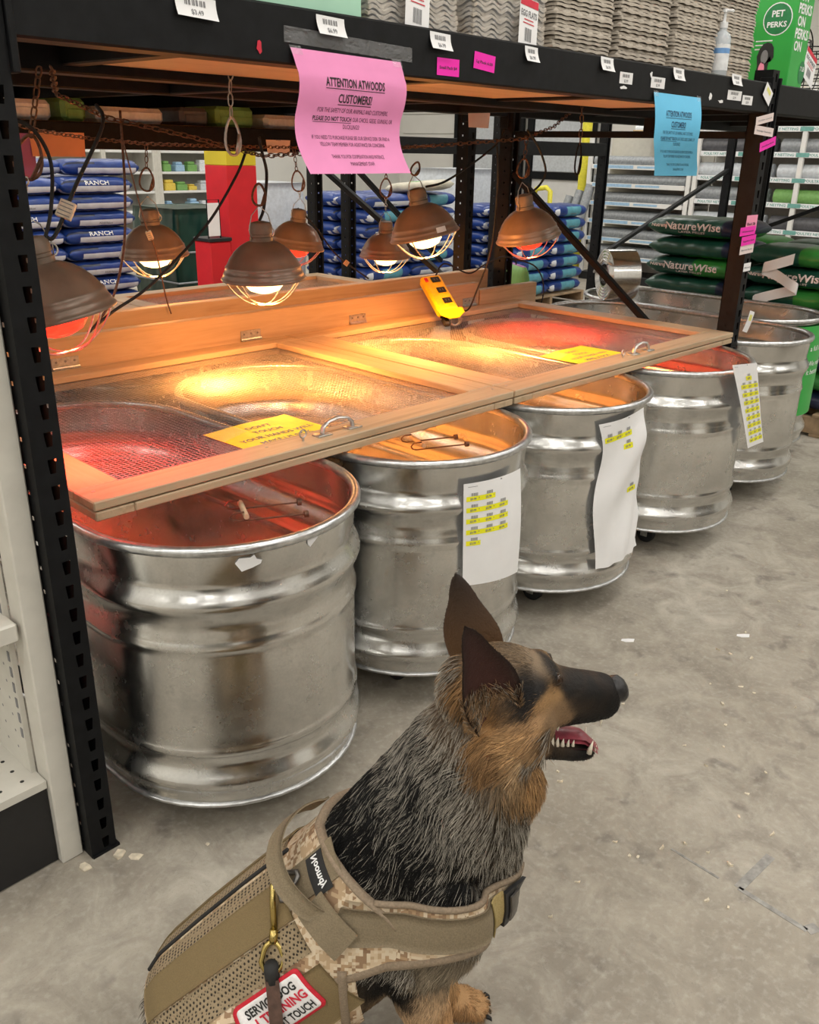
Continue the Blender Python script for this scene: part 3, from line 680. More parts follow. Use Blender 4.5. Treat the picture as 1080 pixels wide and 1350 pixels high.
cord([(2.03, 1.66, 1.18), (2.08, 1.6, 1.10), (2.16, 1.55, .98), (2.26, 1.45, .88)], 'black cord with an orange tag running down from the red lamp over the rear lid', .0036, 'black_rubber', (.75, .022, .022, 'grip_tan'))
cord([(1.84, .735, 1.305), (1.93, .73, 1.32), (2.06, .73, 1.37), (2.226, .73, 1.45), (2.28, .74, 1.50)], 'black cord sagging from the tilted lamp up to the shelf')
cord([(2.25, .61, 1.50), (2.33, .61, 1.44), (2.385, .61, 1.36), (2.36, .615, 1.31), (2.30, .615, 1.28)], 'black cord curling around the red lamp before the rear post')
cord([(2.226, .73, 1.47), (2.245, .73, 1.30), (2.236, .74, 1.065), (2.26, .82, .90), (2.33, .92, .80), (2.36, 1.0, .80), (2.33, 1.04, .87)], 'long black cord hanging down to the yellow power strip', .0035)
cord([(2.90, 1.10, .93), (2.84, 1.07, .96), (2.72, 1.05, .98), (2.60, 1.06, .95), (2.52, 1.08, .92), (2.38, 1.10, .97), (2.30, 1.08, .93)], 'black cord coiled above the yellow power strip', .0035)
cord([(2.93, 1.16, .95), (2.95, 1.02, .92), (2.97, .98, .80), (2.98, 1.05, .60)], 'black cord dropping behind the corner of the second lid', .0035)
# power strip on the second lid
ps = thing('power_strip', (2.33, .98, LZ), 'yellow metal power strip with black sockets and end hanging loop', 'power strip')
a = Vector((2.270, 1.085, .915)); b = Vector((2.150, .845, .786)); d = (b-a).normalized(); n = Vector((-.42, -.62, .66)); n = (n-d*n.dot(d)).normalized(); s_ = d.cross(n)
T = Matrix(((*d, 0), (*s_, 0), (*n, 0), (0, 0, 0, 1))).transposed(); T.translation = a; L = (b-a).length
MB().bbox((0, -.042, -.022), (L-.05, .050, .022), .010, 0, T).build('housing', 'power_yellow', ps)
for i in range(3):
    o = MB().bbox((.022+i*.075, -.026, .0222), (.058+i*.075, .010, .0245), .002, 0, T).build('socket', 'black_plastic', ps)
    for q_ in (-.006, .006): MB().box((.034+i*.075, q_-.009, .0245), (.046+i*.075, q_-.007, .0249), 0, T).build('slot', 'ink_grey', o)
MB().bbox((.025, .026, .0222), (.05, .040, .028), .002, 0, T).build('switch', 'ink_red', ps)
m = MB(); m.prism([(L-.052, -.052), (L-.02, -.052), (L+.01, -.02), (L+.01, .02), (L-.02, .052), (L-.052, .052)], .018, .0225, T); m.build('end_plate', 'power_yellow', ps)
m = MB(); ring = [T @ Vector((L-.012, -.012+.022*math.cos(t_), -.012+.022*math.sin(t_))) for t_ in [2*PI*i/20 for i in range(20)]]; m.tube(ring, .008, 6, True); m.build('hang_loop', 'zinc', ps, 'all')
m = MB(); m.bbox((L-.055, -.04, -.02), (L-.045, .04, .018), .003, 0, T); m.bbox((L-.04, .012, -.028), (L+.005, .04, -.004), .006, 0, T); m.build('plug', 'black_plastic', ps)

# ================================================================ NOTICES
NOTICE = [('ATTENTION ATWOODS', .50, -.064, .0235, .165, .018, 1), ('CUSTOMERS!', .50, -.094, .0235, .094, .018, 1), ('FOR THE SAFETY OF OUR ANIMALS AND CUSTOMERS,', .51, -.1135, .0125, .20, 0, 0), ('OUR CHICKS, GEESE, GUINEAS, OR', .71, -.130, .0125, .120, 0, 0), ('DUCKLINGS!', .50, -.1450, .0125, .047, 0, 0), ('IF YOU NEED TO PURCHASE PLEASE SEE OUR SERVICE DESK OR FIND A', .51, -.1665, .0108, .225, 0, 0), ('YELLOW TEAM MEMBER FOR ASSISTANCE OR CONCERNS.', .51, -.1800, .0108, .19, 0, 0), ('THANK YOU FOR COOPERATION AND PATIENCE', .52, -.2045, .0108, .155, 0, 0), ('MANAGEMENT STAFF', .53, -.2190, .0108, .072, 0, 0)]
def notice(P, w, h, paper, ink, soft, label, lean=0.):
    c = P(.5, 0); t = thing('notice', tuple(c), label, 'notice'); MB().grid(P, 16, 22).build('sheet', paper, t, 'all')
    f0 = offset_fn(P, w, h, .0009); sx, sy = w/.30, h/.235
    f = lambda x, y: f0(x*sx, y*sy); m = MB(); m2 = MB()
    for body, cx, y, sz, wd, bo, ul in NOTICE:
        tgt = m if ul else m2; text_on(tgt, body, f, cx*.30, y, sz, wd, bold=bo)
        if ul: strip_on(tgt, f, cx*.30-wd/2, y-.0048, cx*.30+wd/2, y-.0034, 10)
    text_on(m, 'PLEASE DO NOT TOUCH', f, .0965, -.130, .0125, .105, bold=.018); strip_on(m, f, .044, -.1335, .149, -.1325, 10)
    pr(m, ink, t, 'headline'); pr(m2, soft, t, 'lettering')
    m = MB()
    for cx in (.012, w-.012): strip_on(m, offset_fn(P, w, h, .0012), cx-.014, -.012, cx+.014, .004, 3)
    pr(m, 'clear_wrap', t, 'tape')
    return t
def pinkP(u, v):
    fold = -.004-.016*math.sin(PI*min(v/.55, 1))*0-.020*max(0, math.sin((v-.10)*PI/.45))*(v < .55)*.6
    y = -.010-.010*math.sin(PI*v*2.1)-(.035*max(0, v-.52))-.006*math.sin(3*u+1)*v
    x = .612+.308*u+.012*v+(.006*math.sin(PI*2*v) if True else 0)+.018*max(0, v-.55)
    return Vector((x, y-(.003 if v > .15 else 0), 1.6035-.228*v-.004*u*(1-v)))
notice(pinkP, .30, .235, 'paper_pink', 'ink', 'ink_soft', 'pink paper notice taped to the black beam, headed attention customers')
def blueP(u, v):
    y = -.008-.020*math.sin(PI*v*1.0)-.012*math.sin(5*v)*(.4+.6*u)-.004*u
    x = 2.035+.30*u-.035*math.sin(PI*min(1, v/.9))*(.6+.6*u)+.09*max(0, v-.55)*1.2+.02*v
    return Vector((x, y, 1.600-.238*v-.002*u))
notice(blueP, .30, .238, 'paper_blue', 'ink_blue', 'ink_blue', 'light blue paper notice hanging from the black beam near the right post')
def hang_paper(x0, x1, z0, z1, y, mat, label):
    P = lambda u, v: Vector((x0+(x1-x0)*u, y-.004-.01*v*math.sin(3*u+1), z0+(z1-z0)*v)); m = MB().grid(P, 8, 8); 
    t = thing('notice', tuple(P(.5, 0)), label, 'notice'); m.build('sheet', mat, t, 'all'); MB().grid(lambda u, v: P(.4+.2*u, .0+.08*v)+Vector((0, -.001, 0)), 3, 2).build('tape', 'clear_wrap', t)
hang_paper(.97, 1.185, 1.462, 1.378, 1.892, 'paper_orange', 'orange paper hanging on the rear beam behind the chains')
hang_paper(.80, .985, 1.455, 1.305, 1.890, 'paper_purple', 'purple paper hanging on the rear beam next to the slotted upright')
hang_paper(2.60, 2.76, 1.62, 1.52, 1.192, 'tag_blush', 'blank tan card hanging on the rear beam by the slotted rear post')
hang_paper(2.05, 2.19, 1.455, 1.40, 1.892, 'tag_blush', 'small blank grey card on the rear beam above the feed bags')
# yellow sheets lying on the mesh lids
def lidsheet(x0, y0, w, h, label, lines, rot, sc):
    def P(u, v): 
        X = (u-.5)*w; Y = (.5-v)*h; z = LZ+.001+.003*math.sin(4*u+2*v)*math.sin(PI*u)
        return LT @ Vector((x0+X*math.cos(rot)-Y*math.sin(rot), y0+X*math.sin(rot)+Y*math.cos(rot), z-.018 if True else z))
    t = thing('yellow_sign', tuple(P(.5, .5)), label, 'sign'); MB().grid(P, 12, 10).build('sheet', 'paper_yellow', t, 'all')
    f = offset_fn(P, w, h, .0008); m = MB()
    for i, l in enumerate(lines): text_on(m, l, f, w*.52, -h*(.28+.19*i), h*.13, bold=.02)
    pr(m, 'ink_grey', t)
    MB().grid(lambda u, v: P(u*.34, .02+.42*v*(1-.3*u))+Vector((0, 0, .0012)), 5, 4).build('glossy_tape', 'clear_wrap', t)
lidsheet(.722, .196, .27, .20, 'crumpled yellow warning sign lying on the first mesh lid by the pull handle', ["DON'T", 'TOUCH', 'YOUR HANDS WILL', 'MAKE US SICK'], .06, 1)
lidsheet(2.135, .205, .28, .19, 'yellow warning sign lying on the second mesh lid by the pull handle', ["DON'T", 'TOUCH', 'YOUR HANDS WILL', 'MAKE US SICK'], .05, 1)
# ---- price sheets on the tanks
def barcode(m, f, x, y, w, h):
    xx = x; i = 0
    while xx < x+w:
        ww = w*(.035+.03*((i*7) % 3)); strip_on(m, f, xx, y, min(xx+ww, x+w), y+h, 2); xx += ww*1.8; i += 1
def price_sheet(P, w, h, rows, label, r0, pitch, cw, rh, x0=.06, group=None):
    t = thing('price_sheet', tuple(P(.5, 1)), label, 'price sheet', 'price sheets on the tanks')
    MB().grid(P, 22, 34).build('sheet', 'paper_white', t, 'all')
    f = offset_fn(P, w, h, .0010); f2 = offset_fn(P, w, h, .0016); hl = MB(); ink = MB()
    for i, (c0, n) in enumerate(rows):
        y = -(r0+i*pitch)
        if n == 0: continue
        strip_on(hl, f, x0+c0*cw, y-rh, x0+(c0+n)*cw-.004, y, 8)
        for k_ in range(n):
            x = x0+(c0+k_)*cw+cw*.14
            barcode(ink, f2, x+cw*.15, y+.001, cw*.42, pitch*.26)
            text_on(ink, '$3.99', f2, x+cw*.28, y-rh*.72, rh*.62, bold=.03)
            strip_on(ink, f2, x+cw*.62, y-rh*.45, x+cw*.68, y-rh*.3, 2)
    strip_on(ink, f2, .012, -.010, .040, -.0088, 3); strip_on(ink, f2, w*.55, -.006, w*.55+.006, -.003, 2)
    pr(hl, 'highlighter', t, 'highlighted_row'); pr(ink, 'ink_grey', t)
    return t
price_sheet(lambda u, v: hull_face(TX[1], TY[1], ZB, -.449+.64*u+.03*v, .655-.285*v-.02*u*v, .003+.006*math.sin(PI*v)*u+.008*v*u), .21, .28, [(0, 2), (0, 3), (0, 3), (0, 3), (0, 1)], 'white price sheet with five yellow highlighted rows taped on a tank', .035, .030, .047, .013, .008)
def s3P(u, v):
    wob = .012*math.sin(PI*2*v+.4)*(u-.3)+.004*math.sin(13*v+5*u)+.004*math.sin(21*u*v+4)+.02*max(0, v-.6)
    return hull_face(TX[2], TY[2], ZB, -.53+.60*u+(.10*u+.10)*v+.09*math.sin(2*PI*v)*(.5-u)*(.6)+.03*math.sin(9*v)*(1-u), .668-.465*v+.028*u*(1-v)-.02*(1-u)*v, .006+wob)
price_sheet(s3P, .21, .46, [(0, 3), (2, 1), (0, 0), (0, 0), (0, 0), (3, 1)], 'long crumpled white sheet with few yellow marks hanging down a tank', .045, .038, .044, .016, .010)
def s4P(u, v):
    x = 2.345+.205*u+(.265-.045*u)*v; return Vector((x, -.252-.004*math.sin(3*v+u*2)-.02*max(0, x-2.55)*0-.03*(v > 2), .757-.022*u-.362*v+.012*u*v))
price_sheet(s4P, .21, .36, [(1, 1), (0, 3), (0, 3), (0, 3), (0, 3), (0, 3), (0, 3), (0, 3), (0, 3)], 'narrow white sheet with many yellow highlighted rows hanging off a tank rim', .05, .034, .056, .017, .035)
# ---- shelf labels on the beam and post
def shelf_tag(c, w, h, mat, label, txt=None, rot=0., y=-.0075, curl=0., ink='ink_grey', bars=True, cat='price tag', group='price tags on the black beam'):
    cr, sr = math.cos(rot), math.sin(rot)
    def P(u, v):
        a, b = (u-.5)*w, (.5-v)*h
        return Vector((c[0]+a*cr-b*sr+curl*v*v*.2, y-curl*v*v, c[1]+a*sr+b*cr))
    t = thing('price_tag', (c[0], y, c[1]), label, cat, group); MB().grid(P, 6, 6).build('card', mat, t, 'all')
    f = offset_fn(P, w, h, .0006); m = MB()
    if bars: barcode(m, f, w*.22, -h*.45, w*.52, h*.28)
    if txt: text_on(m, txt, f, w*.5, -h*(.86 if bars else .62), h*(.34 if bars else .24), None if bars else w*.78, bold=.02)
    if m.v: pr(m, ink, t)
    return t
shelf_tag((.402, 1.648), .085, .034, 'paper_white', 'white price tag reading $3.49 on the black beam', '$3.49', -.04, curl=.008)
for x, z, w, l in ((.719, 1.649, .075, 'white price tag on the beam right above the pink notice'), (1.051, 1.651, .07, 'white curled price tag on the beam above two bright pink tags'), (1.398, 1.652, .055, 'white price tag on the beam below the second egg flat pack'), (1.756, 1.655, .066, 'white curled price tag on the beam left of two tags, below loose egg flats'), (2.175, 1.657, .07, 'white curled price tag on the beam above the blue notice'), (2.59, 1.666, .075, 'white curled tag near the beam end above a square white tag')):
    shelf_tag((x, z), w, .034, 'paper_white', l, '$6.99', -.03, curl=.010)
for x, z, w, l in ((1.868, 1.627, .072, 'flat white price tag on the beam between two curled tags'), (2.055, 1.626, .085, 'flat white price tag on the beam at the corner of the blue notice'), (2.595, 1.618, .11, 'wide white price tag on the beam near its end'), (2.703, 1.608, .085, 'small square white tag with a black bar on the beam end')):
    shelf_tag((x, z), w, .030, 'paper_white', l, '$2.99', 0)
shelf_tag((2.86, 1.636), .075, .050, 'paper_white', 'yellow and white folded tag at the very end of the beam', None, -.5, y=-.012, ink='highlighter')
shelf_tag((1.082, 1.601), .078, .036, 'tag_pink', 'bright pink handwritten tag on the beam, the lower of two', 'Small Pack $4', 0, bars=False, ink='ink_soft')
shelf_tag((1.214, 1.621), .080, .036, 'tag_pink', 'bright pink handwritten tag on the beam, the higher of two', 'Lg Pack 6.00', -.08, bars=False, ink='ink_soft')
UG = 'labels on the black post'
shelf_tag((2.862, 1.553), .15, .028, 'tag_blush', 'pale printed label tilted at the beam end, topmost on the post', 'Golden Laced', .14, y=-.014, bars=False, group=UG)
shelf_tag((2.872, 1.512), .17, .030, 'tag_blush', 'pale printed label reading Partridge Chantecler on the post', 'Partridge Chantecler', -.04, y=-.014, bars=False, group=UG)
shelf_tag((2.936, 1.469), .14, .032, 'tag_pink', 'bright pink tilted label on the post under the pale labels', 'Amberlink', .20, y=-.009, bars=False, ink='ink_soft', group=UG)
shelf_tag((2.912, 1.185), .10, .060, 'tag_palepink', 'light pink label on the post above two bright pink ones', 'Black Silk', 0, y=-.004, bars=False, ink='ink_soft', group=UG)
shelf_tag((2.880, 1.158), .14, .032, 'tag_pink', 'bright pink label on the post, upper of two adjoining', 'Welsummer', .02, y=-.008, bars=False, ink='ink_soft', group=UG)
shelf_tag((2.905, 1.122), .13, .034, 'tag_pink', 'bright pink label on the post, lower of two adjoining', 'Sapphire Gem', .04, y=-.006, bars=False, ink='ink_soft', group=UG)
shelf_tag((2.905, 1.088), .125, .034, 'tag_blush', 'pale label reading Barred Rock on the post', 'Barred Rock', .03, y=-.004, bars=False, group=UG)
shelf_tag((2.935, 1.018), .065, .032, 'paper_white', 'small white label reading Mixed, lowest on the post', 'Mixed', .02, y=-.004, bars=False, group=UG)
shelf_tag((2.985, .80), .05, .085, 'paper_white', 'white and yellow tag hanging on the post beside a tank rim', None, -.25, y=-.03, curl=-.01, ink='highlighter', group=UG)
shelf_tag((3.03, 1.545), .02, .03, 'paper_white', 'tiny white scrap stuck behind the black post', None, 0, y=.02, bars=False, group=UG)
# torn label remains on the beam
for i, (x, z, w, h) in enumerate(((.53, 1.598, .018, .026), (1.83, 1.602, .05, .012), (2.00, 1.645, .02, .022), (2.40, 1.606, .03, .03), (2.47, 1.595, .05, .012))):
    m = MB(); pol = [(x+w*(.5+.5*math.cos(a)*random.uniform(.5, 1)), -.0074, z+h*(.5*math.sin(a)*random.uniform(.5, 1))) for a in [2*PI*j/9 for j in range(9)]]
    m.add(pol, [tuple(range(9))]); m.build('label_residue', 'paper_white' if i else 'ink_red', rack)
m = MB(); m.grid(lambda u, v: (.60+.36*u, -.0068-.0004*math.sin(40*u), 1.640-.028*v-.01*u), 10, 3); m.build('tape_residue', 'clear_wrap', rack)
# ================================================================ GOODS ON THE SHELF
ZD = 1.675
# mint carton
bx = thing('carton', (.62, .20, ZD), 'mint green carton with bright green print standing on the shelf', 'carton')
MB().bbox((.40, .02, ZD), (.835, .34, ZD+.16), .004).build('box', 'box_mint', bx)
m = MB()
for pol in ([(.41, .035), (.52, .030), (.585, .052), (.64, .040), (.64, .155), (.41, .155)], [(.66, .10), (.70, .07), (.80, .09), (.80, .15), (.66, .15)]):
    m.add([(x, .0195, ZD+z) for x, z in pol], [tuple(range(len(pol)))])
pr(m, 'box_bright', bx, 'print')
# egg flats
def flat_mesh(wave=.0055, scal=0.):
    n = 26; w = .292; mb = MB()
    def fn(u, v):
        x, y = (u-.5)*w, (v-.5)*w; e = min(u, 1-u, v, 1-v)
        z = .012+.016*math.cos(u*2*PI*5)*math.cos(v*2*PI*5)
        if e < .012: z = .004+wave*math.sin((u if min(v, 1-v) < .012 else v)*2*PI*5)
        if e < .012 and scal: q5 = scal*(.5+.5*math.cos((u if min(v, 1-v) < .012 else v)*2*PI*5)); x, y = x*(1-q5), y*(1-q5)
        return (x, y, z)
    mb.grid(fn, n, n)
    ed = [i for i in range(n)]+[j*n+n-1 for j in range(1, n)]+[(n-1)*n+i for i in range(n-2, -1, -1)]+[j*n for j in range(n-2, 0, -1)]
    o = len(mb.v); mb.v += [(mb.v[i][0]*1.006, mb.v[i][1]*1.006, mb.v[i][2]-.0068) for i in ed]; m_ = len(ed)
    for a in range(m_): b = (a+1) % m_; mb.f.append((ed[a], o+a, o+b, ed[b])); mb.m.append(0)
    return mb.mesh('egg_flat', 'pulp', 60)
EF = flat_mesh(); EF2 = flat_mesh(.0012, .035)
def egg_flat(x, y, z, rot, parent=None, label=None, group=None):
    o = bpy.data.objects.new('egg_flat', EF if parent is not None else EF2); COL.objects.link(o)
    if parent is not None: o.parent = parent; b = parent.location; o.location = (x-b[0], y-b[1], z-b[2])
    else: o.location = (x, y, z); tag(o, label, 'egg flat', group)
    o.rotation_euler = (0, 0, rot); return o
def tag_card(parent, c, w, h, title, rot, tilt=0.):
    cr, sr = math.cos(rot), math.sin(rot)
    def P(u, v):
        a, b_ = (u-.5)*w, (.5-v)*h; return Vector((c[0]+(a*cr-b_*sr), c[1]-.01*v-.004+tilt*v, c[2]+(a*sr+b_*cr)))
    o = MB().grid(P, 5, 5).build('tag_card', 'paper_white', parent, 'all'); f = offset_fn(P, w, h, .0008); m = MB(); text_on(m, title, f, w*.5, -h*.36, h*.17, w*.86, bold=.03); barcode(m, f, w*.32, -h*.84, w*.36, h*.26); pr(m, 'ink_grey', o)
    m = MB(); strip_on(m, f, w*.25, -h*.43, w*.75, -h*.41, 3); strip_on(m, f, w*.2, -h*.5, w*.8, -h*.48, 3); strip_on(m, f, w*.02, -h*.16, w*.98, -h*.01, 3); pr(m, 'ink_red', o, 'print')
for i, (x, lb) in enumerate(((1.015, 'plastic wrapped pack of egg flats beside the mint green carton'), (1.365, 'plastic wrapped pack of egg flats between another pack and loose flats'))):
    p = thing('egg_flat_pack', (x, .185, ZD), lb, 'egg flats', 'wrapped egg flat packs')
    for k_ in range(17): egg_flat(x+random.uniform(-.003, .003), .185+random.uniform(-.003, .003), ZD+.004+k_*.0108, 0, p)
    m = MB(); n = 40
    def wr_(u, v):
        a = u*2*PI; c_, s_2 = math.cos(a), math.sin(a); k2 = .155/max(abs(c_), abs(s_2))**.92; k2 *= 1+.012*math.sin(13*a+9*v)+.010*math.sin(29*a-14*v)
        return (x+k2*c_, .185+k2*s_2, ZD+.001+.205*v)
    m.grid(wr_, 60, 14, closeu=True); m.build('plastic_wrap', 'clear_wrap', p, 'all')
    tag_card(p, (x-.02+.06*i, .020, ZD+.045), .078, .115, 'EGG FLATS', -.12)
LB = ('loose egg flat in the stack right beside the wrapped packs', 'loose egg flat in the stack between two other loose stacks', 'loose egg flat in the stack beside the sanitizer bottle', 'loose egg flat in the stack between the bottle and the green box')
for i, (x, y) in enumerate(((1.715, .19), (2.045, .19), (2.375, .19), (2.755, .23))):
    for k_ in range(30): egg_flat(x+random.uniform(-.004, .004), y+random.uniform(-.004, .004), ZD+.004+k_*.0098, random.uniform(-.012, .012), None, LB[i], 'loose egg flats, stack %d' % (i+1))
bt_ = thing('sanitizer_bottle', (2.572, .055, ZD), 'small clear pump bottle with a blue label in front of the egg flats', 'bottle')
MB().lathe([(.001, ZD), (.028, ZD+.001), (.030, ZD+.006), (.030, ZD+.115), (.026, ZD+.130), (.012, ZD+.142), (.012, ZD+.150)], 20, Matrix.Translation((2.572, .055, 0)), True).build('bottle_body', 'bottle_clear', bt_, 40)
m = MB().lathe([(.0135, ZD+.150), (.0135, ZD+.168), (.005, ZD+.170), (.005, ZD+.195), (.010, ZD+.197), (.010, ZD+.207)], 14, Matrix.Translation((2.572, .055, 0)), True, True); m.tube([(2.572, .055, ZD+.202), (2.562, .022, ZD+.198)], .004, 6); m.build('pump', 'plastic_white', bt_, 40)
lbm = MB().lathe([(.0306, ZD+.02), (.0306, ZD+.10)], 20, Matrix.Translation((2.572, .055, 0))).build('label_wrap', 'plastic_white', bt_, 'all')
MB().lathe([(.0309, ZD+.072), (.0309, ZD+.088)], 20, Matrix.Translation((2.572, .055, 0))).build('label_band', 'label_blue', lbm, 'all')
# tall green box
gb = thing('display_box', (3.16, .11, ZD), 'tall bright green display box with a dog picture and white lettering', 'box')
X0, X1, Y0, Y1 = 3.09, 3.235, .02, .20
MB().bbox((X0, Y0, ZD), (X1, Y1, ZD+.40), .003).build('box', 'box_green', gb)
fL = lambda x, y: Vector((X0-.0008, Y1-x, ZD+y)); fL2 = lambda x, y: Vector((X0-.0014, Y1-x, ZD+y)); fL3 = lambda x, y: Vector((X0-.002, Y1-x, ZD+y)); fF = lambda x, y: Vector((X0+x, Y0-.0008, ZD+y)); fF2 = lambda x, y: Vector((X0+x, Y0-.0014, ZD+y))
def disc(m, f, cx, cy, rx, ry, n=24): m.add([f(cx+rx*math.cos(2*PI*i/n), cy+ry*math.sin(2*PI*i/n)) for i in range(n)], [tuple(range(n))])
m = MB(); disc(m, fL, .108, .232, .056, .056); pr(m, 'ink_white', gb, 'logo_ring'); m = MB(); disc(m, fL2, .108, .232, .052, .052); disc(m, fF, .125, .055, .03, .04); pr(m, 'logo_green', gb, 'logo')
m = MB(); text_on(m, 'PET', fL3, .108, .240, .03, bold=.03); text_on(m, 'PERKS', fL3, .108, .205, .026, .075, bold=.03)
for i in range(3): strip_on(m, fL, .035, .158-i*.014, .100, .162-i*.014, 2)
for i, s2 in enumerate(('ON', 'PERKS', 'ON', 'PERKS', 'ON')): text_on(m, s2, fF, .012, .125+(4-i)*.0415-.0, .046, align='L', bold=.03) if s2 == 'ON' else text_on(m, s2, fF, .006, .125+(4-i)*.0415, .046, align='L', bold=.03)
text_on(m, '7 LB', fF2, .125, .06, .022, bold=.02); pr(m, 'ink_white', gb)
m = MB()   # black dog's head printed low on the side
pol = [(.050, .0), (.054, .045), (.048, .070), (.056, .092), (.068, .104), (.084, .108), (.100, .104), (.110, .092), (.114, .066), (.106, .056), (.100, .07), (.096, .04), (.100, 0)]
m.add([fL2(x, y*1.25+.02) for x, y in pol]+[fL2(.08, .08)], [(i, (i+1) % len(pol), len(pol)) for i in range(len(pol))]); pr(m, 'ink', gb, 'dog_print')
m = MB(); disc(m, fL3, .072, .062, .012, .026); pr(m, 'tag_palepink', gb, 'tongue_print'); m = MB(); disc(m, fL3, .078, .105, .014, .024); pr(m, 'ink_grey', gb, 'muzzle_print')
# wire egg baskets with a card
def basket(cx, cy, z0, label):
    t = thing('egg_basket', (cx, cy, z0), label, 'basket', 'wire egg baskets'); m = MB()
    for r, z in ((.085, .003), (.105, .04), (.118, .08), (.124, .12), (.122, .16), (.112, .19)): m.tube([(cx+r*math.cos(a), cy+r*math.sin(a), z0+z) for a in [2*PI*i/28 for i in range(28)]], .0026, 5, True)
    m.build('hoops', 'black_rack', t, 'all'); m = MB()
    for i in range(14):
        a = 2*PI*i/14; m.tube([(cx+r*math.cos(a), cy+r*math.sin(a), z0+z) for r, z in ((.0, .003), (.085, .003), (.105, .04), (.118, .08), (.124, .12), (.122, .16), (.112, .19))], .0022, 5)
    m.build('ribs', 'black_rack', t, 'all')
    MB().tube([(cx+.112*math.cos(a), cy+.02, z0+.19+.09*math.sin(a)) for a in [PI*i/14 for i in range(15)]], .003, 5).build('handle', 'black_rack', t, 'all')
    return t
b1 = basket(3.42, .20, ZD, 'black wire egg basket with a hanging card beside the green box'); basket(3.75, .22, ZD, 'black wire egg basket standing behind the one with a card'); basket(3.42, .55, ZD, 'black wire egg basket at the back of the shelf')
tag_card(b1, (3.36, .055, ZD+.085), .13, .115, 'EGG BASKET', -.35)

# ================================================================ FEED BAGS
def bag_mesh(name, L, Wd, Hh, mats, pat, ns=22, nt=20):
    """pillow bag along local y; pat(s, th)->material index"""
    mb = MB(); 
    def B(s, th, d=0.):
        e = max(0., 1-abs(2*s)**7); k_ = .34+.66*e**.5; w = 1-.06*(abs(2*s)**6)
        c, s2 = math.cos(th), math.sin(th); sg = lambda v, p: math.copysign(abs(v)**p, v)
        wr2 = 1+.018*math.sin(23*s+3*th)+.014*math.sin(41*s-2*th)
        return Vector(((Wd/2*w+d)*sg(c, .55)*wr2, s*L, Hh/2+(Hh/2*k_+d)*sg(s2, .75)*wr2))
    vs = [B(-.5+i/ns, 2*PI*j/nt) for i in range(ns+1) for j in range(nt)]; fs = []; mi = []
    for i in range(ns):
        for j in range(nt): fs.append((i*nt+j, i*nt+(j+1) % nt, (i+1)*nt+(j+1) % nt, (i+1)*nt+j)); mi.append(pat((i+.5)/ns-.5, 2*PI*(j+.5)/nt))
    fs.append(tuple(range(nt))[::-1]); mi.append(mi[0]); fs.append(tuple(ns*nt+j for j in range(nt))); mi.append(mi[-1])
    mb.v = vs; mb.f = [tuple(f) for f in fs]; mb.m = mi
    return mb.mesh(name, mats, 'all'), B
def deg(t): return math.degrees(t) % 360
blueA, BB = bag_mesh('feed_bag', .565, .386, .121, ['bag_blue', 'bag_white', 'bag_dark'], lambda s, t: 1 if (176 < deg(t) < 212 and -.46 < s < .30) or (226 < deg(t) < 246) else (2 if 140 < deg(t) < 160 and s > .1 else 0))
blueB, _ = bag_mesh('feed_bag', .565, .386, .121, ['bag_blue', 'bag_white', 'bag_teal'], lambda s, t: 2 if (152 < deg(t) < 226 and -.28 < s < .12) else (1 if 226 <= deg(t) < 250 or (170 < deg(t) < 215 and s > .36) else 0))
greenA, _ = bag_mesh('feed_bag', .585, .408, .109, ['bag_green', 'bag_bright_green', 'bag_dark'], lambda s, t: 2 if s < -.26 and deg(t) < 215 else (1 if deg(t) > 217 and s < .15 else 0))
greenB, _ = bag_mesh('feed_bag', .585, .408, .109, ['bag_green', 'bag_bright_green', 'bag_dark'], lambda s, t: 1 if s < .02 or deg(t) > 225 else 0)
redM, _ = bag_mesh('feed_bag', .385, .265, .084, ['bag_red', 'bag_cream'], lambda s, t: 1 if abs(s) < .08 and deg(t) > 150 else 0)
creamM, _ = bag_mesh('feed_bag', .52, .36, .11, ['bag_cream'], lambda s, t: 0)
plainW, _ = bag_mesh('feed_bag', .52, .36, .09, ['bag_cream', 'goods_green'], lambda s, t: 1 if abs(s) < .1 and 60 < deg(t) < 120 else 0)
def side_text(B, lines, mat, nm):
    m = MB()
    for body, s0, z, size in lines:
        vs, fs = text_data(body, .02); xs = [v[0] for v in vs]; w = (max(xs)+min(xs))/2
        def fp(v):
            th = PI-(z+v[1]*size)/.16; return B(s0-(v[0]-w)*size, th, .002)
        m.add([fp(v) for v in vs], fs)
    return m.mesh(nm, mat)
_, BG = bag_mesh('t', .585, .408, .109, ['bag_green'], lambda s, t: 0)
txtBlue = side_text(BB, [('RANCH', .02, .01, .10)], 'ink_white', 'lettering'); txtBlue2 = side_text(BB, [('Nutrition', -.05, -.062, .05)], 'ink_grey', 'lettering')
txtGreen = side_text(BG, [('NatureWise', .02, -.015, .115), ('LAYER PELLET', .02, -.062, .045), ('Nutrena', .37, .0, .05)], 'tag_blush', 'lettering')
def put_bag(me, loc, rz, label, group, txt=None, rx=0., name='feed_bag'):
    o = bpy.data.objects.new(name, me); COL.objects.link(o); o.location = loc; o.rotation_euler = (rx, 0, rz); tag(o, label, 'feed bag', group)
    if txt is not None:
        c = bpy.data.objects.new('lettering', txt); COL.objects.link(c); c.parent = o; tag(c, kind='stuff')
    return o
PM = {}
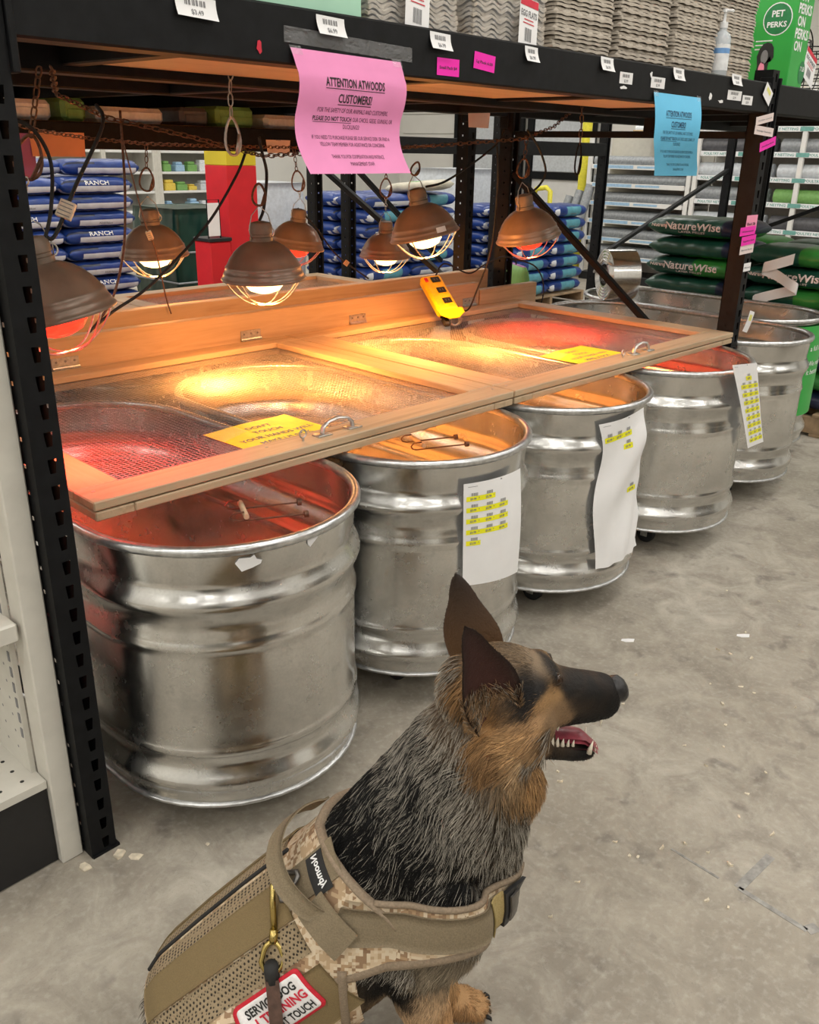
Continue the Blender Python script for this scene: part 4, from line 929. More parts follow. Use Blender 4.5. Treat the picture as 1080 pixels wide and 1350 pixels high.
def pallet(cx, cy, w, d, label):
    t = thing('pallet', (cx, cy, 0), label, 'pallet', 'wooden pallets')
    def pc(nm, a, b):
        key = (nm, tuple(round(b[i]-a[i], 4) for i in range(3)))
        if key not in PM: s = key[1]; PM[key] = MB().bbox((0, 0, 0), s, .003).mesh(nm, 'pallet_wood')
        o = bpy.data.objects.new(nm, PM[key]); COL.objects.link(o); o.parent = t; o.location = (a[0]-cx, a[1]-cy, a[2])
    n = 7
    for i in range(n):
        y = cy-d/2+i*(d-.09)/(n-1); pc('top_slat', (cx-w/2, y, .108), (cx+w/2, y+.09, .126))
    for x in (cx-w/2, cx-.02, cx+w/2-.04): pc('stringer', (x, cy-d/2, .018), (x+.04, cy+d/2, .108))
    for i in range(3):
        y = cy-d/2+i*(d-.09)/2; pc('bottom_slat', (cx-w/2, y, 0), (cx+w/2, y+.09, .018))
def stack(x0, y0, nx, ny, layers, bw, bl, bh, along, meshes, label, group, txts, face):
    """bags piled on a pallet; along='x' means the long side lies along x (long face towards -y)"""
    w = nx*(bl if along == 'x' else bw); d = ny*(bw if along == 'x' else bl)
    for k_ in range(layers):
        for i in range(nx):
            for j in range(ny):
                x = x0+(i+.5)*w/nx+random.uniform(-.006, .006); y = y0+(j+.5)*d/ny+random.uniform(-.005, .005)
                rz = (PI/2 if along == 'x' else 0)+random.uniform(-.012, .012); vis = (j == 0 if along == 'x' else i == 0)
                me = meshes[(k_+i+j) % len(meshes)]; tx_ = txts[(k_+i) % len(txts)] if vis else None
                o = put_bag(me, (x, y, .128+k_*bh*.95), rz, label, group, tx_, random.uniform(-.003, .003))
# with the long side along x the bag is turned a quarter, its -x side then faces -y
stack(2.02, 4.92, 2, 2, 9, .40, .58, .125, 'x', [blueA], 'blue and white feed bag in the stack behind the first heat lamps', 'blue feed bags near the cream cabinets', [txtBlue, txtBlue2, None], 0)
pallet(2.60, 5.32, 1.16, .86, 'wooden pallet under the blue and white bag stack by the cabinets')
put_bag(blueA, (2.45, 5.3, 1.20), PI/2+.25, 'blue and white feed bag lying crooked on top of the blue stack', 'blue feed bags near the cream cabinets', txtBlue); put_bag(blueA, (3.02, 5.2, 1.20), PI/2-.2, 'blue feed bag slumped on the end of the blue stack, beside the column', 'blue feed bags near the cream cabinets')
stack(4.75, 4.0, 2, 2, 8, .40, .58, .125, 'x', [blueB, blueA], 'blue and teal feed bag in the stack between the rear post and the column', 'blue feed bags in the middle stack', [None, txtBlue2], 0); pallet(5.33, 4.4, 1.16, .84, 'wooden pallet under the blue and teal bag stack')
stack(6.25, 3.55, 2, 2, 7, .40, .58, .125, 'x', [blueB], 'blue and teal feed bag in the stack behind the slotted rear post', 'blue feed bags in the far stack', [txtBlue2], 0); pallet(6.83, 3.95, 1.16, .84, 'wooden pallet under the far blue bag stack')
put_bag(plainW, (5.50, 4.10, 1.085), .35, 'cream printed sack lying tilted on top of the middle blue stack', None, rx=-.10)
stack(4.32, .0, 2, 2, 8, .42, .60, .112, 'y', [greenA, greenB], 'dark green feed bag in the tall stack beyond the galvanized tanks', 'green feed bags on the pallet', [txtGreen, None], 0); pallet(4.74, .60, .86, 1.22, 'wooden pallet under the green feed bags beyond the tanks')
put_bag(greenA, (4.53, .92, .985), .02, 'dark green feed bag lying lone at the top of the green stack', None, txtGreen)
stack(2.86, 4.26, 2, 1, 3, .28, .40, .09, 'x', [creamM.copy() if False else redM], 'dark red bag in the low pile at the foot of the red column', 'dark red bags', [None], 0); pallet(3.26, 4.40, .80, .30, 'wooden pallet under the low pile of dark red bags')
# torn white wrapper draped on the green bags
def torn(u, v):
    z = .955-.27*u+.02*v; y = .50-.26*abs(((u*3.1+.3) % 2)-1)-.02*math.sin(7*u); return Vector((4.30-.035*math.sin(PI*u*3)**2-.006*v, y-.10*v*(1 if u < .5 else -1)*0, z-.075*v))
solo(MB().grid(torn, 26, 4), 'torn_wrapper', 'paper_white', (4.3, .3, .7), 'torn white paper wrapper dangling from the green feed bags', 'wrapper', None, 'all')
# silver coil resting on two tank rims
cc = Vector((3.555, .93, .717+.128)); dx = Vector((.80, -.60, 0)); T = Matrix.Translation(cc) @ dx.to_track_quat('Z', 'Y').to_matrix().to_4x4()
co = thing('metal_coil', (3.555, .93, .717), 'shiny coil of metal flashing resting on the rims of two tanks', 'metal coil')
MB().lathe([(.055, -.075)]+[(.060+.068*i/9, -.075+.003*(i % 2)) for i in range(10)]+[(.128, -.07+.0127*i+.002*(i % 2)) for i in range(12)]+[(.128-.068*i/9, .075-.003*(i % 2)) for i in range(10)]+[(.055, .075), (.055, -.075)], 40, T).build('coil', 'silver_coil', co, 35)
MB().tube([T @ Vector((.125, 0, -.08)), T @ Vector((.06, .02, -.10)), T @ Vector((-.03, .08, -.095)), T @ Vector((-.11, .06, -.078))], .006, 6).build('tie_strap', 'zinc', co, 'all')
ob = put_bag(redM, (3.62, 1.62, .0), .3, 'small purple and green sack standing behind the silver coil', None, rx=0.); ob.rotation_euler = (PI/2-.1, 0, 1.0); ob.location = (3.72, 1.70, .2); ob.scale = (1, 2.0, 1); ob.location.z = .41
ob.data = bag_mesh('feed_bag', .40, .28, .09, ['paper_purple', 'goods_green'], lambda s, t: 1 if s > .2 else 0)[0]

# ================================================================ FAR STORE
# painted building column
c = thing('building_column', (3.46, 4.08, 0), 'square building column painted red below and yellow above', 'column')
MB().bbox((3.33, 3.95, 0), (3.59, 4.21, 1.30), .004).build('red_section', 'column_red', c); MB().bbox((3.33, 3.95, 1.301), (3.59, 4.21, 4.49), .004).build('yellow_section', 'column_yellow', c)
rb = thing('red_cabinet', (3.235, 4.02, 0), 'tall red metal bin with a white sheet on it against the painted column', 'bin')
m = MB(); m.bbox((3.14, 3.93, 0), (3.32, 4.12, .80), .008); m.build('bin_body', 'column_red', rb); MB().bbox((3.13, 3.92, .80), (3.325, 4.125, .825), .004).build('bin_lid', 'black_plastic', rb); MB().bbox((3.135, 3.926, .84), (3.23, 3.93, 1.06), .001).build('white_sheet', 'paper_white', rb); MB().tube([(3.14, 3.94, .82), (3.14, 3.94, 1.08), (3.24, 3.94, 1.08), (3.24, 3.94, .82)], .006, 6).build('sheet_frame', 'black_rack', rb)
# stretch-wrapped goods and green tarp
def wrapped(x0, y0, x1, y1, h, mat, wrapm, label, nm):
    t = thing(nm, ((x0+x1)/2, (y0+y1)/2, 0), label, 'pallet load'); m = MB()
    def fn(u, v):
        a = u*2*PI; c_, s_2 = math.cos(a), math.sin(a); k2 = 1/max(abs(c_), abs(s_2))**.94; k2 *= 1+.012*math.sin(11*a+7*v)+.01*math.sin(23*a-13*v); z = .13+(h-.13)*v
        tp = 1-.05*v**6; return ((x0+x1)/2+(x1-x0)/2*k2*c_*tp, (y0+y1)/2+(y1-y0)/2*k2*s_2*tp, z)
    m.grid(fn, 72, 16, closeu=True); n = 72; m.f.append(tuple(15*n+j for j in range(n))); m.m.append(0); m.build('wrapped_load', mat, t, 'all')
    for i in range(3): MB().bbox((x0+.02, y0+i*(y1-y0-.1)/2, 0), (x1-.02, y0+.1+i*(y1-y0-.1)/2, .125), .003).build('skid', 'pallet_wood', t)
    if wrapm:
        for z in (.35, .62): MB().tube([(x0-.01, y0-.01, z*h), (x1+.01, y0-.01, z*h), (x1+.01, y1+.01, z*h), (x0-.01, y1+.01, z*h)], .008, 5, True).build('strap', wrapm, t)
wrapped(3.72, 5.25, 4.42, 5.95, .93, 'tarp_green', 'roll_grey', 'pallet load under a shiny dark green tarp by the cabinets', 'tarped_load')
wrapped(4.62, 5.35, 5.25, 6.0, 1.12, 'roll_film', None, 'clear stretch wrapped grey pallet load behind the red column', 'wrapped_load_pallet')
wrapped(6.9, 4.75, 7.7, 5.5, 1.25, 'roll_film', None, 'pale plastic wrapped load on the floor by the far doors', 'wrapped_load_pallet')
# cream cabinets with goods
cb = thing('wall_cabinet', (6.3, 9.7, 0), 'tall cream open cabinets with shelves against the far wall', 'cabinet')
MB().box((4.6, 9.95, 0), (7.6, 10.0, 2.2)).build('back_panel', 'cream_paint', cb)
for x in (4.6, 5.45, 6.18, 6.24, 7.54): MB().bbox((x, 9.45, 0), (x+.06, 9.95, 2.2), .004).build('upright_panel', 'cream_paint', cb)
for z in (.62, .86, 1.10, 1.36, 1.7):
    for a, b in ((4.66, 5.45), (5.51, 6.18), (6.30, 7.54)): MB().bbox((a, 9.47, z-.03), (b, 9.95, z), .003).build('shelf', 'white_paint', cb)
MB().bbox((4.6, 9.3, .50), (7.6, 9.94, .54), .004).build('counter_top', 'white_paint', cb)
gk = 0
for z in (.62, .86, 1.10):
    for i in range(6):
        x = 6.36+i*.19; w = .12+.05*random.random(); hh = .06+.09*random.random(); mt = ('goods_blue', 'plastic_white', 'goods_yellow', 'roll_film', 'goods_green', 'plastic_white')[(gk*7+i*i+gk//3) % 6]
        m = MB(); m.bbox((x, 9.5, z), (x+w, 9.65, z+hh*.7), .01); m.bbox((x+.02, 9.52, z+hh*.68), (x+w-.02, 9.63, z+hh), .012)
        nm = {'goods_blue': 'pale blue', 'plastic_white': 'white', 'goods_yellow': 'yellow', 'roll_film': 'grey', 'goods_green': 'green'}[mt]
        solo(m, 'packet', mt, (x, 9.55, z), '%s packet on the far cream cabinet, %s shelf' % (nm, {.62: 'lower', .86: 'middle', 1.10: 'upper'}[z]), 'packet', 'packets on the cream cabinet')
        gk += 1
# white shelving with rolls
def roll_shelf(x, y0, y1, zs, label, kind, top):
    t = thing('roll_shelving', (x+.3, (y0+y1)/2, 0), label, 'shelving')
    MB().box((x+.5, y0, 0), (x+.53, y1, top)).build('back_panel', 'cream_paint', t); MB().bbox((x, y0, 0), (x+.5, y1, .09), .004).build('base', 'black_plastic', t)
    n = max(1, round((y1-y0)/1.25))
    for i in range(n+1): y = y0+(y1-y0-.05)*i/n; MB().bbox((x-.01, y, .09), (x+.03, y+.05, top), .004).build('post', 'white_paint', t)
    for z in zs:
        s = MB().bbox((x, y0, z-.035), (x+.5, y1, z), .003).build('shelf', 'white_paint', t)
        for i in range(n):
            a = y0+(y1-y0-.05)*i/n+.06; b = y0+(y1-y0-.05)*(i+1)/n-.01
            st_ = MB().bbox((x-.014, a, z-.038), (x-.004, b, z+.012), .002).build('price_strip', 'white_paint' if kind == 'film' else 'plastic_white', s)
            m = MB(); f = lambda xx, yy: Vector((x-.0148, b-xx, z-.034+yy))
            if kind == 'net':
                for j in range(2): text_on(m, 'POULTRY NETTING', f, .04+j*.62, .010, .034, .34, align='L', bold=.02); strip_on(m, f, .42+j*.6, .002, .55+j*.6, .042, 2)
                pr(m, 'shelf_strip_green', st_)
            else: strip_on(m, f, .03, .006, .55, .04, 2); strip_on(m, f, .6, .012, .9, .035, 2); pr(m, 'goods_blue', st_, 'print')
    return t
zsA = (.30, .50, .70, .90, 1.10, 1.30)
roll_shelf(9.0, 3.30, 4.62, zsA, 'white shelving with grey film rolls beside the leaning rolls', 'film', 1.62)
roll_shelf(9.0, -1.2, 3.28, (.42, .72, .98, 1.22, 1.46, 1.70), 'long white shelving with green and white netting strips behind the green bags', 'net', 2.1)
for z in zsA:
    for i in range(3):
        r = .052; xx = 9.07+i*.115; L0, L1 = 3.36, 4.56; m = MB().tube([(xx, L0+.02*random.random(), z+r+.001), (xx, L1-.05*random.random(), z+r+.001)], r, 14); m.tube([(xx, L0-.005, z+r), (xx, L0+.01, z+r)], .018, 8)
        solo(m, 'film_roll', ('roll_film', 'roll_grey', 'roll_film', 'roll_grey')[(i+int(z*10)) % 4], (xx, 4, z), '%s film roll lying on the white shelving beside the leaning rolls' % ('pale' if (i+int(z*10)) % 2 == 0 else 'grey'), 'roll', 'film rolls on the white shelving', 40)
for zi, z in enumerate((.42, .72, .98, 1.22, 1.46, 1.70)):
    for i in range(5):
        y = -1.0+i*.86; r = .07; mt = ('roll_grey', 'roll_film', 'roll_dark', 'goods_green', 'roll_film')[(i*2+zi) % 5]; nm = {'roll_grey': 'grey', 'roll_film': 'pale', 'roll_dark': 'black', 'goods_green': 'green'}[mt]
        m = MB().tube([(9.09, y, z+r+.001), (9.09, y+.80, z+r+.001)], r, 14); m.tube([(9.09, y-.006, z+r), (9.09, y+.01, z+r)], .02, 8); m.tube([(9.09, y+.2, z+r+.001), (9.09, y+.34, z+r+.001)], r+.002, 14)
        solo(m, 'netting_roll', mt, (9.09, y+.4, z), '%s netting roll on the long shelving with netting strips' % nm, 'roll', 'netting rolls on the shelving', 40)
for i, (yb, yt, xo) in enumerate(((4.72, 4.62, .0), (4.86, 4.77, .02), (5.02, 4.92, .04))):
    a = Vector((8.78+xo, yb, .0)); b = Vector((9.02+xo, yt-.05, 1.08-.07*i)); m = MB().tube([a+Vector((0, 0, .05)), b], .055, 14); m.tube([b, b+(b-a).normalized()*.004], .03, 10)
    solo(m, 'leaning_roll', 'roll_grey', tuple(a), 'tall grey mesh roll leaning against the end of the white shelving', 'roll', 'leaning grey rolls', 40)
m = MB().tube([(8.7, 5.15, 0), (8.7, 5.15, .95), (8.7, 5.12, 1.02), (8.7, 4.98, 1.04), (8.7, 4.92, 1.0), (8.7, 4.90, 0)], .03, 10)
solo(m, 'guard_hoop', 'bollard_yellow', (8.7, 5.03, 0), 'yellow steel guard hoop standing behind the leaning rolls', 'barrier', None, 'all')
m = MB().tube([(9.2, 4.80, 0), (9.2, 4.80, 2.0)], .06, 14); m.tube([(9.2, 4.80, 0), (9.2, 4.80, .02)], .11, 14); solo(m, 'guard_post', 'bollard_yellow', (9.2, 4.8, 0), 'tall yellow steel post beside the white roll shelving', 'post', None, 40)
pk = thing('clear_package', (9.25, 3.7, 1.62), 'clear domed package with a tan base on top of the white shelving', 'package'); MB().bbox((9.05, 3.50, 1.621), (9.45, 4.1, 1.68), .004).build('base', 'goods_tan', pk); MB().grid(lambda u, v: (9.25+.19*math.cos(PI*v), 3.52+.56*u, 1.68+.18*math.sin(PI*v)), 12, 10).build('dome', 'bottle_clear', pk, 'all')
# wood shavings and paper scraps on the floor
SP = [(1.64, -.35), (1.93, -.6), (1.48, -.47), (1.79, -.58), (1.52, -.72), (1.11, -.95), (1.31, -.93), (1.2, -.93), (.89, -.87), (.82, -.83), (.83, -.845), (.95, -.95), (.95, -1.0), (.82, -1.01), (.94, -.9), (.2, -.14), (.39, -.34), (.92, -.58), (1.64, -.72), (1.59, -.65), (1.23, -.81), (1.43, -.77), (.05, -.03), (-.02, -.01), (.07, -.06), (.3, -.3), (.55, -.4)]
SP += [(random.uniform(.5, 2.3), random.uniform(-1.15, -.42)) for _ in range(34)]
for i, (x, y) in enumerate(SP):
    big = i < 2; w = .045 if big else random.uniform(.006, .017); h = .022 if big else random.uniform(.004, .009); a = random.uniform(0, PI) if not big else 2.3
    if i in (22, 23, 24): w, h = .03, .02
    T = Matrix.Translation((x, y, .0)) @ Matrix.Rotation(a, 4, 'Z'); pol = [(-w/2, -h*.4), (-w*.1, -h/2), (w*.4, -h*.35), (w/2, h*.1), (w*.2, h/2), (-w*.35, h*.42)]
    m = MB(); lift = .0005 if big else .003*random.random()
    m.add([T @ Vector((px, py, .0012+lift*(1+math.sin(9*px/w)))) for px, py in pol]+[T @ Vector((px, py, .0001)) for px, py in pol], [tuple(range(6))]+[(k_, 6+k_, 6+(k_+1) % 6, (k_+1) % 6) for k_ in range(6)])
    solo(m, 'paper_scrap' if big else 'wood_shaving', 'paper_white' if big else 'shaving_chip', (x, y, 0), ('white paper scrap lying flat on the concrete floor' if big else 'pale wood shaving lying on the concrete floor'), 'scrap' if big else 'shaving', 'paper scraps on the floor' if big else 'shavings on the floor')
# ================================================================ THE DOG (local frame: +x the way it faces, +y its left, z up)
dog = thing('dog', (0, 0, 0), 'sitting black and tan shepherd dog with open mouth, wearing a camouflage vest', 'dog')
dog.location = (.2418, -.8888, 0); dog.rotation_euler = (0, 0, math.atan2(-.731, .683)); dog['_b'] = (0, 0, 0)
HY = math.radians(7)      # head turned a little towards the dog's left
def hrot(p, piv=(-.05, 0)):
    c_, s_2 = math.cos(HY), math.sin(HY); x, y = p[0]-piv[0], p[1]-piv[1]
    return Vector((piv[0]+x*c_-y*s_2, piv[1]+x*s_2+y*c_, p[2]))
dm = MB()
def loft(rings, n=20, f=None, pw=1.0):
    """rings: (x, y, z, in-plane radius, lateral radius); closed tube"""
    C = [Vector(r[:3]) for r in rings]; vs = []
    for i, r in enumerate(rings):
        t = (C[min(i+1, len(C)-1)]-C[max(i-1, 0)]).normalized(); lat = Vector((0, 1, 0)); lat = (lat-t*lat.dot(t)).normalized(); up_ = t.cross(lat)
        for j in range(n):
            a = 2*PI*j/n; ca, sa = math.cos(a), math.sin(a); sg = lambda v: math.copysign(abs(v)**pw, v)
            p = C[i]+up_*sg(ca)*r[3]+lat*sg(sa)*r[4]; vs.append(f(p) if f else p)
    N = len(rings); fs = [(i*n+j, i*n+(j+1) % n, (i+1)*n+(j+1) % n, (i+1)*n+j) for i in range(N-1) for j in range(n)]
    fs.append(tuple(range(n))[::-1]); fs.append(tuple((N-1)*n+j for j in range(n))); dm.add(vs, fs)
def ell(c, r, f=None, tilt=0.):
    vs = []; n, k2 = 18, 12
    for i in range(1, k2):
        ph = PI*i/k2
        for j in range(n):
            th = 2*PI*j/n; p = Vector((r[0]*math.sin(ph)*math.cos(th), r[1]*math.sin(ph)*math.sin(th), r[2]*math.cos(ph)))
            p = Matrix.Rotation(tilt, 3, 'Y') @ p; p += Vector(c); vs.append(f(p) if f else p)
    a = Vector(c)+Matrix.Rotation(tilt, 3, 'Y') @ Vector((0, 0, r[2])); b = Vector(c)-Matrix.Rotation(tilt, 3, 'Y') @ Vector((0, 0, r[2])); vs += [f(a) if f else a, f(b) if f else b]
    fs = [(i*n+j, (i+1)*n+j, (i+1)*n+(j+1) % n, i*n+(j+1) % n) for i in range(k2-2) for j in range(n)]
    fs += [((k2-1)*n, j, (j+1) % n) for j in range(n)]+[((k2-1)*n+1, (k2-2)*n+(j+1) % n, (k2-2)*n+j) for j in range(n)]
    dm.add(vs, fs)
# trunk and neck
loft([(-.545, 0, .085, .03, .03), (-.53, 0, .09, .07, .075), (-.475, 0, .118, .105, .115), (-.385, 0, .178, .128, .130), (-.29, 0, .262, .136, .130), (-.20, 0, .352, .134, .126), (-.135, 0, .44, .128, .114), (-.10, 0, .51, .116, .100), (-.07, 0, .575, .102, .088), (-.045, 0, .64, .084, .078), (-.02, 0, .695, .066, .066), (-.01, 0, .72, .03, .03)], 24)
ell((-.075, 0, .405), (.085, .095, .125)); ell((-.02, 0, .46), (.045, .06, .07)); ell((.0, 0, .575), (.05, .055, .055)); ell((-.03, 0, .53), (.065, .075, .075))
# haunches, hind legs, tail
for s in (-1, 1):
    ell((-.36, .105*s, .135), (.13, .062, .125), None, .5)
    loft([(-.28, .125*s, .10, .075, .045), (-.215, .135*s, .13, .055, .04), (-.19, .14*s, .11, .035, .033), (-.235, .145*s, .06, .03, .028), (-.30, .15*s, .035, .03, .028)], 14)
    loft([(-.33, .15*s, .03, .024, .026), (-.26, .15*s, .026, .024, .028), (-.20, .15*s, .024, .024, .032), (-.165, .15*s, .022, .018, .028)], 14)
    # shoulder and foreleg
    ell((-.105, .092*s, .385), (.075, .040, .105), None, .25)
    loft([(-.125, .092*s, .36, .06, .040), (-.125, .094*s, .30, .052, .040), (-.118, .09*s, .245, .042, .036), (-.10, .085*s, .18, .033, .030), (-.085, .08*s, .12, .028, .026), (-.074, .078*s, .07, .026, .026), (-.066, .077*s, .04, .026, .028)], 16)
    loft([(-.085, .077*s, .03, .022, .024), (-.055, .077*s, .027, .025, .031), (-.03, .078*s, .024, .022, .033), (-.012, .078*s, .02, .012, .026)], 14)
    for k_ in (-.021, -.007, .007, .021): ell((-.008+(.004 if abs(k_) < .01 else -.004), .078*s+k_, .016), (.017, .0075, .014))
loft([(-.52, 0, .08, .04, .04), (-.55, -.07, .05, .035, .035), (-.54, -.16, .038, .03, .03), (-.49, -.25, .034, .025, .025), (-.43, -.31, .03, .008, .008)], 12)
# head
ell((-.016, 0, .728), (.082, .066, .066), hrot, .12); ell((.030, 0, .752), (.040, .044, .028), hrot, .3)
for s in (-1, 1): ell((.0, .034*s, .690), (.058, .036, .050), hrot); ell((.042, .026*s, .763), (.020, .013, .010), hrot, .2); ell((-.035, .045*s, .655), (.05, .035, .05), hrot)
loft([(.02, 0, .716, .050, .045), (.055, 0, .713, .047, .040), (.085, 0, .710, .041, .034), (.115, 0, .708, .038, .030), (.138, 0, .707, .034, .027), (.152, 0, .707, .026, .021), (.158, 0, .708, .012, .01)], 20, hrot, .85)
loft([(.0, 0, .668, .040, .044), (.04, 0, .642, .026, .034), (.075, 0, .626, .0175, .026), (.105, 0, .616, .014, .020), (.124, 0, .613, .011, .015), (.131, 0, .613, .004, .006)], 18, hrot, .9)
raw = bpy.data.objects.new('raw', dm.mesh('raw', 'ink')); COL.objects.link(raw)
md = raw.modifiers.new('r', 'REMESH'); md.mode = 'VOXEL'; md.voxel_size = .0052
sm = raw.modifiers.new('s', 'SMOOTH'); sm.factor = .5; sm.iterations = 7
bpy.context.view_layer.update()
BODY = bpy.data.meshes.new_from_object(raw.evaluated_get(bpy.context.evaluated_depsgraph_get()))
bpy.data.objects.remove(raw)
BODY.name = 'body'; BODY.materials.clear()
# ---- ears: cupped leaves joined to the head
def ear(s):
    """returns verts, faces of one ear, with thickness; s=-1 right ear"""
    base = Vector((-.044, (.066 if s < 0 else .056)*s, .745)); upv = Vector((-.27 if s < 0 else -.15, .14*s, 1)).normalized(); out = Vector((.40, .92*s, .0)); out = (out-upv*out.dot(upv)).normalized(); ac = out.cross(upv)*(-s)
    if ac.x < 0: ac = -ac
    H = .168 if s < 0 else .150; nu, nv = 13, 16; A = []; Bk = []
    for j in range(nv):
        v = j/(nv-1); w = .043*(1-v**2.1)**.62*(.80+.28*math.sin(PI*min(v*1.4, 1))) if v < 1 else .0005; w = max(w, .0012)
        for i in range(nu):
            u = -1+2*i/(nu-1); p = base+upv*(H*v-.02)+ac*(u*w-.010*v*v)+out*((u*u-.55)*w*.62*(1-.45*v)+.004)
            A.append(hrot(p)); Bk.append(hrot(p-out*(.0045*(1-u*u*.8)*(1-v*.6)+.0012)))
    vs = A+Bk; o = nu*nv; fs = []; kind = []
    for j in range(nv-1):
        for i in range(nu-1):
            a, b, c_, d_ = j*nu+i, j*nu+i+1, (j+1)*nu+i+1, (j+1)*nu+i; fs.append((a, b, c_, d_)); fs.append((o+d_, o+c_, o+b, o+a))
    for j in range(nv-1): fs.append((j*nu, (j+1)*nu, o+(j+1)*nu, o+j*nu)); fs.append(((j+1)*nu+nu-1, j*nu+nu-1, o+j*nu+nu-1, o+(j+1)*nu+nu-1))
    return vs, fs, o
bm = bmesh.new(); bm.from_mesh(BODY); nb = len(bm.verts); earinfo = {}
for s in (-1, 1):
    vs, fs, o = ear(s); st0 = len(bm.verts); nv_ = [bm.verts.new(p) for p in vs]
    bm.verts.ensure_lookup_table()
    for f in fs:
        try: bm.faces.new([nv_[i] for i in f])
        except ValueError: pass
    earinfo[s] = (st0, o)
bm.normal_update(); bmesh.ops.recalc_face_normals(bm, faces=bm.faces); bm.to_mesh(BODY); bm.free(); BODY.update()
BODY.polygons.foreach_set('use_smooth', [True]*len(BODY.polygons))
# ---- coat colour: the dog's own markings, with some shading baked into the tones
CP = np.array([(0.146, 0.751, 12, 12, 13), (0.15, 0.70, 12, 12, 12), (0.12, 0.68, 14, 12, 11), (0.09, 0.69, 18, 14, 12), (0.112, 0.734, 20, 17, 15), (0.093, 0.765, 70, 48, 31), (0.12, 0.748, 48, 34, 24), (0.080, 0.737, 26, 21, 17), (0.064, 0.705, 120, 92, 62), (0.048, 0.743, 150, 112, 68), (0.062, 0.775, 24, 20, 18), (0.032, 0.796, 118, 98, 74), (0.018, 0.755, 32, 31, 32), (0.012, 0.735, 45, 42, 40), (0.003, 0.812, 125, 102, 74), (-0.009, 0.813, 38, 30, 25), (-0.023, 0.822, 170, 125, 70), (0.017, 0.713, 165, 125, 82), (-0.001, 0.684, 185, 140, 88), (-0.026, 0.663, 135, 98, 58), (0.037, 0.605, 165, 122, 72), (0.04, 0.575, 150, 112, 70), (.03, .535, 100, 86, 66), (.04, .50, 92, 80, 62), (.03, .44, 84, 74, 58), (0.013, 0.648, 190, 155, 110), (-0.043, 0.714, 150, 106, 58), (-0.073, 0.751, 140, 102, 60), (-0.085, 0.703, 120, 90, 55), (-0.095, 0.766, 92, 74, 54), (-0.040, 0.627, 112, 98, 80), (-0.077, 0.651, 60, 57, 52), (-0.123, 0.692, 52, 50, 48), (-0.183, 0.641, 80, 78, 74), (-0.121, 0.608, 42, 42, 42), (-0.203, 0.581, 22, 23, 27), (-0.215, 0.522, 14, 15, 18), (-.25, .48, 12, 12, 14), (-0.080, 0.566, 72, 69, 63), (-0.015, 0.560, 95, 82, 62), (-0.120, 0.529, 24, 24, 25), (-0.055, 0.484, 20, 20, 20), (-0.014, 0.473, 85, 72, 54), (-0.158, 0.298, 11, 11, 13), (-0.083, 0.337, 128, 114, 92), (-0.102, 0.248, 190, 156, 116), (-0.044, 0.294, 100, 88, 70), (-0.068, 0.233, 185, 140, 90), (0.012, 0.488, 110, 92, 68), (0.06, 0.625, 14, 11, 10), (0.10, 0.61, 12, 10, 10), (0.03, 0.645, 120, 90, 60), (-.08, .12, 190, 150, 100), (-.05, .03, 175, 130, 80), (-.35, .35, 14, 14, 15), (-.45, .25, 16, 15, 15), (-.3, .1, 150, 115, 75), (-.45, .05, 120, 95, 65), (-.2, .05, 170, 130, 85), (-.7, .05, 20, 18, 16)])
def lin(c): c = np.asarray(c, float)/255.; return np.where(c <= .04045, c/12.92, ((c+.055)/1.055)**2.4)
g_m = CP[:, 2:].mean(1, keepdims=True); CP[:, 2:] = np.clip(g_m+(CP[:, 2:]-g_m)*.80, 0, 255)*np.where(g_m > 90, 1.08, 1.0); CPx = CP[:, :2]; CPc = lin(CP[:, 2:])
def coat(P):
    P = np.asarray(P); n1 = np.sin(P[:, 0]*97+P[:, 2]*61+P[:, 1]*40)*.006+np.sin(P[:, 2]*143-P[:, 0]*88)*.005; n2 = np.sin(P[:, 2]*91-P[:, 1]*70)*.006
    q2 = np.stack([P[:, 0]+n1, P[:, 2]+n2], 1); d2 = ((q2[:, None, :]-CPx[None])**2).sum(2)+1e-5; w = d2**-2.2
    return (w[:, :, None]*CPc[None]).sum(1)/w.sum(1)[:, None]
V = np.empty(len(BODY.vertices)*3); BODY.vertices.foreach_get('co', V); V = V.reshape(-1, 3)
ccol = np.concatenate([coat(V[i:i+4000]) for i in range(0, len(V), 4000)])
for s in (-1, 1):      # ears: dark outside, reddish grey skin inside with a tan base
    st0, o = earinfo[s]; nu, nv = 13, 16
    for j in range(nv):
        v = j/(nv-1)
        for i in range(nu):
            u = abs(-1+2*i/(nu-1)); ccol[st0+j*nu+i] = lin((72, 42, 38))*(1-u**3)*(1-v)**.5+lin((34, 24, 20))*(1-(1-u**3)*(1-v)**.5)
            ccol[st0+o+j*nu+i] = lin((36, 26, 20))*(v**.5)+lin((110, 78, 46))*(1-v**.5)
ca = BODY.color_attributes.new('coat', 'FLOAT_COLOR', 'POINT'); ca.data.foreach_set('color', np.concatenate([ccol, np.ones((len(ccol), 1))], 1).astype(np.float32).ravel())
k = NT('dog_coat'); setp(k.b, (.1, .08, .06), .6, spec=.25); at_ = k.n('ShaderNodeAttribute', attribute_name='coat'); vv = k.coord('Object'); fz = k.noise(vv, 160, 4, .7)
k.l(at_.outputs['Color'], k.b.inputs['Base Color']); k.bump(fz, .5, .004)
BODY.materials.append(MATS['dog_coat'])
body = bpy.data.objects.new('body', BODY); COL.objects.link(body); body.parent = dog; body['_b'] = (0, 0, 0)
BV = BVHTree.FromPolygons([Vector(v) for v in V], [tuple(p.vertices) for p in BODY.polygons])
